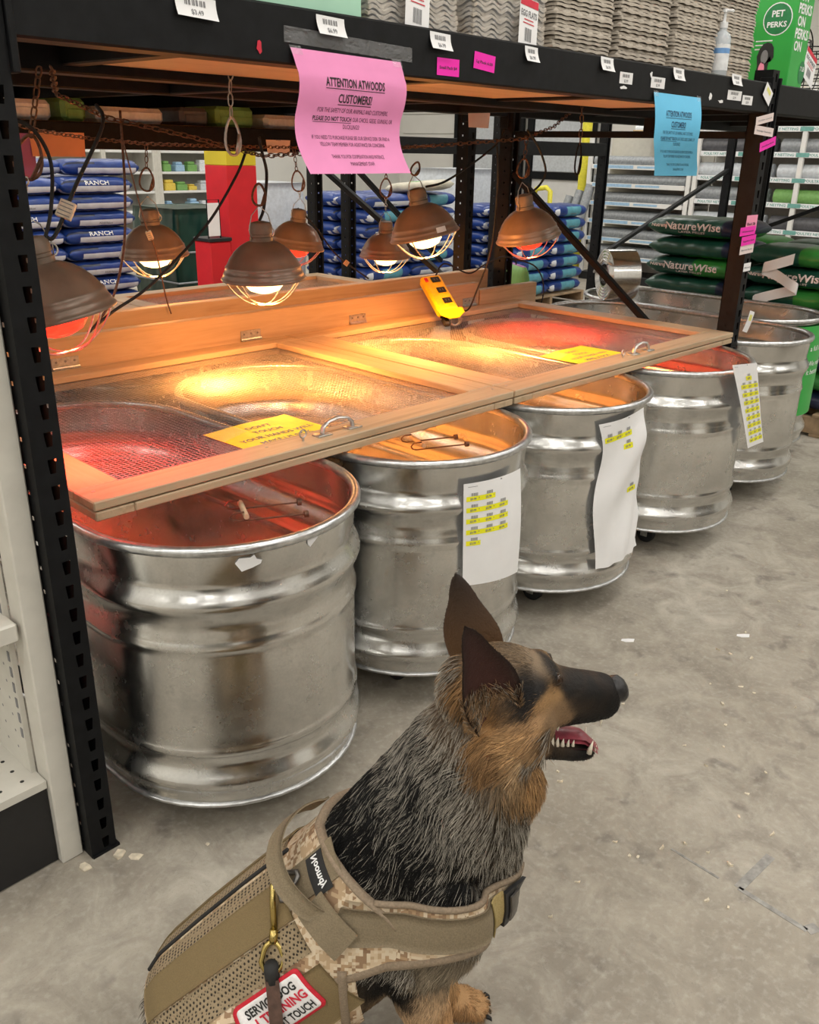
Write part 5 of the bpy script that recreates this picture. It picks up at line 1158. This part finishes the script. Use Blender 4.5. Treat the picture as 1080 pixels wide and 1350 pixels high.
# ---- vest surface helpers
A0 = Vector((-.50, 0, .085)); A1 = Vector((-.17, 0, .385)); AD = (A1-A0).normalized(); AL = (A1-A0).length; AN = Vector((-AD.z, 0, AD.x))
def Wp(t, th, off=.01):
    c_ = A0+(A1-A0)*t; d_ = AN*math.cos(th)+Vector((0, -1, 0))*math.sin(th); h = BV.ray_cast(c_+d_*.45, -d_, .45)
    p = h[0] if h[0] is not None else c_+d_*.12
    return p+d_*off
def smooth_line(f, n):
    return [f(i/(n-1)) for i in range(n)]
def Cp(al, z, off=.012):
    """band around the chest: al=0 straight ahead, negative towards the dog's right"""
    c_ = Vector((-.12, 0, z)); d_ = Vector((math.cos(al), math.sin(al), 0)); h = BV.ray_cast(c_+d_*.4, -d_, .4)
    p = h[0] if h[0] is not None else c_+d_*.12
    return p+d_*off
def shell(fn, nu, nv, th=.003):
    """grid with thickness: fn(u, v, extra offset)"""
    m = MB(); m.grid(lambda u, v: fn(u, v, th), nu, nv); n = nu*nv; m.grid(lambda u, v: fn(1-u, v, 0.), nu, nv)
    def idx(i, j, b): return b*n+j*nu+(i if b == 0 else nu-1-i)
    for i in range(nu-1):
        for j in (0, nv-1): f = (idx(i, j, 0), idx(i+1, j, 0), idx(i+1, j, 1), idx(i, j, 1)); m.f.append(f if j else f[::-1]); m.m.append(0)
    for j in range(nv-1):
        for i in (0, nu-1): f = (idx(i, j, 0), idx(i, j+1, 0), idx(i, j+1, 1), idx(i, j, 1)); m.f.append(f[::-1] if i else f); m.m.append(0)
    return m
R_ = math.radians
# materials of the vest
k = NT('desert_camo'); setp(k.b, (.5, .4, .28), .85)
c0 = k.n('ShaderNodeTexCoord'); sn = k.n('ShaderNodeVectorMath', operation='SNAP'); sn.inputs[1].default_value = (.0052, .0052, .0052); k.l(c0.outputs['Object'], sn.inputs[0])
f1 = k.noise(sn.outputs['Vector'], 26, 2, .6); f2 = k.noise(sn.outputs['Vector'], 47, 2, .6); wv = k.n('ShaderNodeTexWhiteNoise'); k.l(sn.outputs['Vector'], wv.inputs['Vector'])
mx = k.n('ShaderNodeMath', operation='MULTIPLY_ADD'); mx.inputs[1].default_value = .12; k.l(wv.outputs['Value'], mx.inputs[0]); k.l(f1, mx.inputs[2])
colr = k.ramp(mx.outputs[0], [(.0, (.46, .33, .20)), (.50, (.60, .47, .32)), (.56, (.66, .55, .40)), (.63, (.42, .28, .16)), (.70, (.25, .15, .085))], 'CONSTANT')
mx2 = k.n('ShaderNodeMath', operation='MULTIPLY_ADD'); mx2.inputs[1].default_value = .1; k.l(wv.outputs['Value'], mx2.inputs[0]); k.l(f2, mx2.inputs[2])
k.l(k.mix(k.ramp(mx2.outputs[0], [(0, (0, 0, 0)), (.635, (1, 1, 1))], 'CONSTANT'), colr, (.30, .19, .11)), k.b.inputs['Base Color'])
wvn = k.noise(k.coord('Object'), 600, 2); k.bump(wvn, .3, .001)
def webbing(name, c, sc):
    k = NT(name); setp(k.b, c, .8); v = k.coord('Object'); f = k.noise(v, sc, 2); f2 = k.noise(v, 14, 3)
    k.l(k.mix(k.ramp(f, [(.35, (0, 0, 0)), (.65, (.6, .6, .6))]), c, tuple(x*.62 for x in c)), k.b.inputs['Base Color']); k.bump(f, .5, .0015)
webbing('webbing_tan', (.235, .185, .115), 420); webbing('velcro_tan', (.23, .165, .075), 700); webbing('binding_tan', (.27, .205, .14), 300); webbing('webbing_gold', (.42, .32, .13), 400)
k = NT('spacer_mesh'); setp(k.b, (.2, .15, .09), .85); v = k.n('ShaderNodeTexVoronoi'); v.inputs['Scale'].default_value = 175; v.inputs['Randomness'].default_value = .12; k.l(k.coord('Object'), v.inputs['Vector'])
k.l(k.ramp(v.outputs['Distance'], [(.30, (.025, .018, .012)), (.42, (.30, .23, .14))]), k.b.inputs['Base Color']); k.bump(v.outputs['Distance'], .8, .002)
plain('leather_brown', (.085, .045, .032), .5, 0, .3, 90, .2); plain('gunmetal', (.16, .15, .14), .35, .8); plain('patch_white', (.82, .80, .80), .75, 0, .05, 300); plain('patch_red', (.55, .012, .03), .7, 0, .1, 300)
plain('tongue', (.30, .055, .075), .35, 0, .25, 60, .1); plain('gum', (.06, .014, .018), .3, 0, .3, 60); plain('tooth', (.80, .74, .62), .3); plain('nose_leather', (.012, .011, .012), .38, 0, .3, 200, .3); plain('dog_eye', (.03, .014, .006), .05)
def tmax(th): return .985+.10*min(1, abs(th)/R_(70))
def thmax(t): return R_(98+44*max(0, min(1, (t-.30)/.22))) if t < .60 else R_(142-62*min(1, (t-.60)/.22))
def vest_fn(off):
    def f(u, v, e):
        t0 = .03+v*(.985-.03); th = (-1+2*u)*thmax(min(t0, 1)); t = .03+v*(tmax(th)-.03); return Wp(t, th, off+e)
    return f
vest = shell(vest_fn(.008), 71, 61).build('vest', 'desert_camo', dog, 'all'); vest['_b'] = (0, 0, 0); vest['label'] = 'desert camouflage vest with tan webbing'
def band(name, th0, th1, t0, t1, off, mat, nu=10, nv=40, front=None):
    f = lambda u, v, e: Wp(t0+(t1-t0)*v, th0+(th1-th0)*u, off+e); o = shell(f, nu, nv, .0025).build(name, mat, vest, 'all'); o['_b'] = (0, 0, 0); return o
for s in (1, -1):
    sgn = lambda a, b: (R_(a), R_(b)) if s > 0 else (R_(-b), R_(-a))
    band('mesh_strip', *sgn(3, 17), .05, .80, .0105, 'spacer_mesh'); band('velcro_strip', *sgn(17, 43), .05, .80, .0125, 'velcro_tan'); band('mesh_strip', *sgn(44, 64), .05, .80, .0105, 'spacer_mesh'); pan = band('velcro_panel', *sgn(72, 112), .34, .80, .0115, 'velcro_tan', 14)
MB().tube([Wp(.05+.77*i/40, R_(-2), .013) for i in range(41)], .0035, 6).build('zipper', 'black_rubber', vest, 'all')
# edge bindings
MB().tube([Wp(tmax(th)-.003, th, .010) for th in [R_(-82+164*i/60) for i in range(61)]], .0075, 8, flat=(.6, 1.1)).build('edge_binding', 'binding_tan', vest, 'all')
def zc(al): return .393+.030*min(1, abs(math.sin(al)))
def zlow(al): a = abs(math.degrees(al)); return zc(al)-.036-(.0 if a < 60 else .055*((a-60)/75)**1.5)
a0, a1 = R_(-136), R_(136)
o = shell(lambda u, v, e: Cp(a0+(a1-a0)*u, zlow(a0+(a1-a0)*u)+(zc(a0+(a1-a0)*u)+.036-zlow(a0+(a1-a0)*u))*v, .010+e), 81, 10).build('chest_panel', 'desert_camo', vest, 'all')
o = shell(lambda u, v, e: Cp(a0+(a1-a0)*u, zc(a0+(a1-a0)*u)-.027+.054*v, .0145+e), 81, 6, .003).build('chest_strap', 'webbing_tan', vest, 'all')
for s in (-1, 1):
    MB().tube([Cp(s*R_(136-128*i/40), zlow(s*R_(136-128*i/40)), .0115) for i in range(41)]+[], .0072, 8, flat=(1.1, .7)).build('edge_binding', 'binding_tan', vest, 'all')
    # armhole edge running down behind the foreleg
    MB().tube([Wp(.84-.24*(i/20)**1.0, s*R_(84+52*(i/20)), .011) for i in range(21)], .0072, 8).build('edge_binding', 'binding_tan', vest, 'all')
MB().tube([Cp(R_(-120+115*i/40), zc(R_(-120+115*i/40))+.036, .0115) for i in range(41)], .005, 6).build('edge_binding', 'binding_tan', vest, 'all')
# buckle on the front of the chest strap
bk = shell(lambda u, v, e: Cp(R_(-34+17*u), zc(R_(-28))-.031+.062*v, .019+e), 6, 6, .006).build('buckle', 'black_plastic', vest); bk['_b'] = (0, 0, 0)
shell(lambda u, v, e: Cp(R_(-46+12*u), zc(R_(-40))-.029+.058*v, .0185+e), 5, 6, .003).build('strap_keeper', 'webbing_gold', vest)
shell(lambda u, v, e: Cp(R_(-31+8*u), zc(R_(-28))-.022+.044*v, .026+e), 5, 6, .003).build('buckle_bar', 'gunmetal', vest)
# strap anchor box, handle, triangle ring
def tth(px, pz): return px, pz
shell(lambda u, v, e: Wp(.835+.115*u+.03*v, R_(44+30*v-4*u), .0205+e), 8, 8, .003).build('anchor_box', 'webbing_tan', vest)
shell(lambda u, v, e: Wp(.74+.30*u, R_(16+22*v), .0125+e), 10, 6, .002).build('saddle_strap', 'webbing_tan', vest)
def hp(u, v, e):
    th = R_(50-78*u); c_ = Wp(.90+.05*u, th, .020); lift = .026*math.sin(PI*min(1, u/.97))**.7; n = (AN*math.cos(th)+Vector((0, -1, 0))*math.sin(th))
    return c_+n*(lift+e)+AD*(-.015+.030*v-.034*math.sin(PI*u))
shell(hp, 30, 4, .0035).build('carry_handle', 'webbing_tan', vest, 'all')
r0 = Wp(.825, R_(24), .016); n_ = (AN*math.cos(R_(26))+Vector((0, -1, 0))*math.sin(R_(26))); lt_ = n_.cross(AD)
tri = [r0+AD*.030+lt_*.002, r0-AD*.012-lt_*.026, r0-AD*.016+lt_*.024]
tp = []
for i in range(3):
    a, b = tri[i], tri[(i+1) % 3]; tp += [a+(b-a)*.12, a+(b-a)*.5, a+(b-a)*.88]
MB().tube([p+n_*.006 for p in tp], .0042, 8, True).build('triangle_ring', 'gunmetal', vest, 'all')
# logo label and patch
def logo(x, y): return Wp(.945+x/AL, R_(30)-y/.135, .0165)
lo_ = shell(lambda u, v, e: Wp(.915+.075*u, R_(18+23*v), .0145+e), 6, 6, .0012).build('brand_label', 'black_rubber', vest)
m = MB(); text_on(m, 'Noomdy', lambda x, y: Wp(.955-y/AL, R_(29)+x/.135, .0172), 0, -.006, .017, .045, bold=.03); pr(m, 'ink_white', vest)
PW, PH = .128, .074; pc_t, pc_th = .585, R_(80)
def patchP(x, y, off): return Wp(pc_t+x/AL, pc_th-y/.148, off)
def rrect(w, h, r, n=5):
    P = []
    for cx, cy, a in ((w/2-r, h/2-r, 0), (-w/2+r, h/2-r, PI/2), (-w/2+r, -h/2+r, PI), (w/2-r, -h/2+r, 1.5*PI)):
        P += [(cx+r*math.cos(a+PI/2*i/n), cy+r*math.sin(a+PI/2*i/n)) for i in range(n+1)]
    Q = []
    for i in range(len(P)):
        a, b = P[i], P[(i+1) % len(P)]; kk = max(1, int(math.hypot(b[0]-a[0], b[1]-a[1])/.008)); Q += [(a[0]+(b[0]-a[0])*j/kk, a[1]+(b[1]-a[1])*j/kk) for j in range(kk)]
    return Q
def patch_disc(w, h, r, off, name, mat):
    P = rrect(w, h, r); m = MB(); n = len(P); ks = [1-.1*i for i in range(10)]; NK = len(ks); vs = [patchP(x*s2, y*s2, off) for s2 in ks for x, y in P]+[patchP(0, 0, off)]+[patchP(x, y, off-.003) for x, y in P]
    fs = [(i*n+j, i*n+(j+1) % n, (i+1)*n+(j+1) % n, (i+1)*n+j) for i in range(NK-1) for j in range(n)]+[((NK-1)*n+j, (NK-1)*n+(j+1) % n, NK*n) for j in range(n)]+[(NK*n+1+j, NK*n+1+(j+1) % n, (j+1) % n, j) for j in range(n)]
    return m.add(vs, fs).build(name, mat, vest, 'all')
patch_disc(PW, PH, .008, .0175, 'service_patch', 'patch_red'); patch_disc(PW-.011, PH-.011, .005, .0186, 'patch_field', 'patch_white')
m = MB(); m2 = MB(); fp_ = lambda x, y: patchP(x, y, .0196)
text_on(m, 'SERVICE DOG', fp_, 0, .0125, .018, .095, bold=.03); text_on(m2, 'IN TRAINING', fp_, 0, -.0065, .0205, .108, bold=.03); text_on(m, 'DO NOT TOUCH', fp_, 0, -.0265, .018, .104, bold=.03)
pr(m, 'ink', vest, 'patch_lettering'); pr(m2, 'ink_red', vest, 'patch_lettering')
# ---- leash with brass clip (clipped on, so a thing of its own)
DW = Matrix.Translation(dog.location) @ Matrix.Rotation(dog.rotation_euler.z, 4, 'Z')
def dw(p): return DW @ Vector(p)
ls = thing('leash', tuple(dw((-.32, -.16, .30))), 'dark leather leash with a brass swivel clip hooked on the vest ring', 'leash')
e0 = tri[1]*.5+tri[2]*.5+n_*.010; d_ = Vector((-.002, -.035, -.062)).normalized()
p1 = e0+d_*.052+Vector((0, -.006, 0)); p2 = p1+d_*.018; sd = d_.cross(Vector((0, -.6, .5))).normalized()
MB().tube([dw(x) for x in (e0-d_*.006-n_*.004, e0-d_*.012+n_*.004, e0-d_*.004+n_*.010, e0+d_*.02+n_*.007, p1)], [.0032, .0038, .004, .0046, .005], 8).build('snap_hook', 'brass', ls, 'all')
MB().tube([dw(p1), dw(p2)], [.0065, .0065], 10).build('swivel', 'brass', ls, 'all')
rc = p2+d_*.020; MB().tube([dw(rc+sd*.0165*math.cos(a)*(1.0 if math.sin(a) > 0 else .85)+d_*.021*math.sin(a)) for a in [2*PI*i/20 for i in range(20)]], .004, 8, True).build('clip_ring', 'brass', ls, 'all')
l0 = rc+d_*.018; nn = Vector((0, -.8, .35)).normalized()
def ribbon(P, w, t, nm, mt):
    m = MB(); vs = []
    for i, p in enumerate(P):
        tg = (P[min(i+1, len(P)-1)]-P[max(i-1, 0)]).normalized(); sdd = tg.cross(nn).normalized(); n2 = sdd.cross(tg)
        vs += [dw(p+sdd*w+n2*t), dw(p-sdd*w+n2*t), dw(p-sdd*w-n2*t), dw(p+sdd*w-n2*t)]
    fs = [(i*4+j, i*4+(j+1) % 4, (i+1)*4+(j+1) % 4, (i+1)*4+j) for i in range(len(P)-1) for j in range(4)]+[(3, 2, 1, 0), tuple((len(P)-1)*4+j for j in range(4))]
    return m.add(vs, fs).build(nm, mt, ls)
MB().tube([dw(l0+Vector((0, 0, .012))), dw(l0), dw(l0+Vector((.002, -.006, -.016)))], [.010, .0115, .0105], 10).build('end_loop', 'black_rubber', ls, 'all')
ribbon([l0+Vector((.002, -.010, -.008)), l0+Vector((.008, -.030, -.05)), l0+Vector((.014, -.050, -.10)), l0+Vector((.016, -.07, -.17)), l0+Vector((.0, -.09, -.25)), l0+Vector((-.05, -.14, -.310)), l0+Vector((-.15, -.2, -.335))], .0095, .0022, 'strap', 'leather_brown')
# ---- face details
def part(mb, nm, mt, sm='all', lab=None):
    o = mb.build(nm, mt, dog, sm)
    if lab: o['label'] = lab
    return o
m = MB(); vs = []
for (x, z, rz, ry) in ((.138, .718, .012, .012), (.146, .720, .0185, .0185), (.155, .719, .0195, .0195), (.163, .716, .0165, .0165), (.168, .714, .0105, .011), (.170, .712, .003, .004)):
    for j in range(16): a = 2*PI*j/16; vs.append(hrot((x, ry*math.cos(a), z+rz*math.sin(a)*(1 if math.sin(a) > 0 else 1.05))))
m.add(vs, [(i*16+j, i*16+(j+1) % 16, (i+1)*16+(j+1) % 16, (i+1)*16+j) for i in range(5) for j in range(16)]+[tuple(80+j for j in range(16))]); part(m, 'nose', 'nose_leather', 'all', 'black wet nose')
for s in (-1, 1):
    m = MB(); m.lathe([(.0001, -.0105), (.007, -.0078), (.0105, 0), (.007, .0078), (.0001, .0105)], 14, Matrix.Translation(hrot((.0535, .0262*s, .757)))); part(m, 'eye', 'dog_eye')
m = MB()   # tongue: tapering slab curling over the lower teeth
def tg(u, v):
    x = .035+.098*v; w = .018*(1-.35*v**3); z = .648-.012*v-.030*max(0, v-.78)*2.2+.007*math.sin(PI*v); return hrot((x, (u-.5)*2*w, z-.006*(2*u-1)**2*0+.004*math.cos((u-.5)*PI)))
m.grid(tg, 9, 14); m.grid(lambda u, v: tg(1-u, v)-Vector((0, 0, .007)), 9, 14); part(m, 'tongue', 'tongue', 'all', 'dark pink tongue')
def cone(b, tip, r, n=7): return MB().tube([hrot(b), hrot(tip)], [r, r*.12], n)
def jawz(x): return .668-.044*(x/.075) if x < .075 else .634-.016*((x-.075)/.05)
for s in (-1, 1):
    for x, h_, r in ((.058, .011, .0045), (.066, .0095, .004), (.0745, .008, .0036), (.083, .007, .003), (.091, .006, .0028)):
        zb = .648-.20*(x-.058); part(cone((x, .0225*s*(1-.25*(x-.058)/.04), zb-.004), (x+.001, .0225*s*(1-.25*(x-.058)/.04), zb+h_), r), 'tooth', 'tooth')
    part(cone((.118, .0135*s, .620), (.121, .0165*s, .643), .0046), 'canine_tooth', 'tooth'); part(cone((.130, .0165*s, .688), (.129, .017*s, .668), .0044), 'canine_tooth', 'tooth')
    part(cone((.062, .027*s, .690), (.063, .027*s, .672), .0055), 'tooth', 'tooth')
for k_ in (-2, -1, 0, 1, 2): part(cone((.128, .0045*k_, .618), (.130, .0045*k_, .629), .0022), 'tooth', 'tooth')
m = MB(); m.grid(lambda u, v: hrot((.03+.092*v, (u-.5)*2*(.024-.009*v), .646-.020*v-.004+.003*(2*u-1)**2)), 8, 8); part(m, 'gum', 'gum')
for s in (-1, 1):
    for k_ in (-.022, -.0075, .0075, .022): part(MB().tube([(.004, .078*s+k_, .018), (.011, .078*s+k_, .013), (.014, .078*s+k_, .006)], [.0042, .0035, .001], 6), 'claw', 'black_rubber')
m = MB()   # whisker-like dark brow hairs are part of the fur below
# ---- fur
tri_v = []; tri_n = []
BODY.calc_loop_triangles(); TRI = np.array([t.vertices[:] for t in BODY.loop_triangles]); tri_body = (TRI < nb).all(1)
a, b, c_ = V[TRI[:, 0]], V[TRI[:, 1]], V[TRI[:, 2]]; cr = np.cross(b-a, c_-a); ar = np.linalg.norm(cr, axis=1)/2
cen = (a+b+c_)/3
NRM = np.empty(len(BODY.vertices)*3); BODY.vertices.foreach_get('normal', NRM); NRM = NRM.reshape(-1, 3)
# no fur under the vest, and less where the dog is hidden low behind
rel = cen-np.array(A0); tt = rel@np.array(AD)/AL
under = (tt > .02) & (tt < .93) & ~((tt < .33) & (np.abs(np.arctan2(cen[:, 1], rel@np.array(AN))) > R_(92))) & ~((cen[:, 0] > -.20) & (cen[:, 2] < .345)) & (cen[:, 2] < .50)
low = (cen[:, 2] < .16) & (cen[:, 0] < -.12)
isear = ~tri_body
mouth = (cen[:, 0] > .045) & (cen[:, 2] < .69) & (cen[:, 2] > .615) & (np.abs(cen[:, 1]-.012) < .02)
dens = np.ones(len(TRI)); dens[under] = 0.0; dens[low] = .25; dens[mouth] = 0; dens[(cen[:, 0] > .095) & (cen[:, 2] < .66) & (cen[:, 2] > .60)] = 0; dens[cen[:, 0] > .10] = .7; dens[isear] = .9; dens[(cen[:, 2] > .64) & (cen[:, 0] < .10)] = 1.7
p = ar*dens; p /= p.sum(); NF = 135000
ti = rng.choice(len(TRI), NF, p=p); r1 = np.sqrt(rng.random(NF)); r2_ = rng.random(NF); wA, wB, wC = 1-r1, r1*(1-r2_), r1*r2_
ROOT = V[TRI[ti, 0]]*wA[:, None]+V[TRI[ti, 1]]*wB[:, None]+V[TRI[ti, 2]]*wC[:, None]
NN = NRM[TRI[ti, 0]]*wA[:, None]+NRM[TRI[ti, 1]]*wB[:, None]+NRM[TRI[ti, 2]]*wC[:, None]; NN /= np.linalg.norm(NN, axis=1)[:, None]+1e-9
CC = ccol[TRI[ti, 0]]*wA[:, None]+ccol[TRI[ti, 1]]*wB[:, None]+ccol[TRI[ti, 2]]*wC[:, None]
notear = ~isear[ti]
CC[notear] = np.concatenate([coat(ROOT[notear][i:i+5000]+rng.normal(0, .004, (len(ROOT[notear][i:i+5000]), 3))) for i in range(0, notear.sum(), 5000)])
X_, Y_, Z_ = ROOT.T
flow = np.zeros((NF, 3)); head = (Z_ > .64) & (X_ > -.07); leg = (Z_ < .33) & (X_ > -.2)
flow[:] = np.array([-.55, 0, -.83]); flow[head] = np.array([-.92, 0, -.22]); flow[(Z_ > .66) & (X_ < -.02)] = np.array([-.55, 0, -.75]); flow[leg] = np.array([-.12, 0, -1]); flow[(X_ > -.02) & (Z_ < .64) & (Z_ > .36)] = np.array([.0, 0, -1.])
flow[isear[ti]] = np.array([-.2, 0, .9]); flow[:, 1] += np.sign(Y_)*.12
L = np.full(NF, .030); L[head] = .013; L[(X_ > .05) & (Z_ > .6)] = .0055; L[(X_ > .03) & (X_ < .06) & (Z_ > .64)] = .007; L[leg] = .014; ruff = (Z_ < .70) & (Z_ > .50) & (X_ < .05); L[ruff] = .034; L[ruff & (X_ > -.03) & (Z_ > .56)] = .028; L[isear[ti]] = .0045
bs = (isear[ti]) & (Z_ < .742+.035*rng.random(NF)) & (Y_ < 0); L[bs] = .019; CC[bs] = lin((150, 122, 92))*rng.uniform(.35, 1.2, bs.sum())[:, None]
L *= rng.uniform(.65, 1.25, NF)
tang = flow-NN*(flow*NN).sum(1)[:, None]; tang /= np.linalg.norm(tang, axis=1)[:, None]+1e-9
side = np.cross(NN, tang); jit = rng.normal(0, .22, NF)+.25*np.sin(X_*60+Z_*45)
dirv = tang*np.cos(jit)[:, None]+side*np.sin(jit)[:, None]
K = 4; S4 = np.linspace(0, 1, K); liftk = np.where(L > .02, .42, .28)[:, None]
PTS = np.stack([ROOT-NN*.0008+(NN*liftk*(s-.45*s*s)+dirv*(s*(.86)))*L[:, None]+np.array([0, 0, -1])*(s*s*.16*L)[:, None] for s in S4], 1)
lum = CC.mean(1); ag = (lum < lin((105, 105, 105))[0]) & (L > .018)     # banded dark and silver guard hairs on the neck and saddle
rnd = rng.random(NF); mult = rng.uniform(.45, 1.5, NF)[:, None]
root_c = CC*np.where(ag, .42, 1.)[:, None]*mult; tip_c = CC*mult
sil = ag & (rnd < np.clip(lum*14, 0, .62)); tip_c[sil] = lin((205, 198, 184))*rng.uniform(.5, 1.15, sil.sum())[:, None]; drk = ag & ~sil; tip_c[drk] = CC[drk]*.35
COLR = np.stack([root_c*(1-s**1.6)+tip_c*s**1.6 for s in S4], 1); COLR = np.concatenate([np.clip(COLR, 0, 1), np.ones((NF, K, 1))], 2)
RAD = np.stack([np.full(NF, r) for r in (.00034, .00036, .00028, .00006)], 1)*np.where(L > .02, 1.15, .8)[:, None]
hc = bpy.data.hair_curves.new('fur'); hc.add_curves([K]*NF)
hc.attributes['position'].data.foreach_set('vector', PTS.astype(np.float32).ravel())
ra = hc.attributes.get('radius') or hc.attributes.new('radius', 'FLOAT', 'POINT'); ra.data.foreach_set('value', RAD.astype(np.float32).ravel())
cc_ = hc.attributes.new('coat', 'FLOAT_COLOR', 'POINT'); cc_.data.foreach_set('color', COLR.astype(np.float32).ravel())
k = NT('dog_fur'); setp(k.b, (.1, .08, .06), .5, spec=.25); at_ = k.n('ShaderNodeAttribute', attribute_name='coat'); k.l(at_.outputs['Color'], k.b.inputs['Base Color'])
hc.materials.append(MATS['dog_fur']); fur = bpy.data.objects.new('fur', hc); COL.objects.link(fur); fur.parent = dog; fur['kind'] = 'stuff'
for o in bpy.data.objects:
    if '_b' in o: del o['_b']
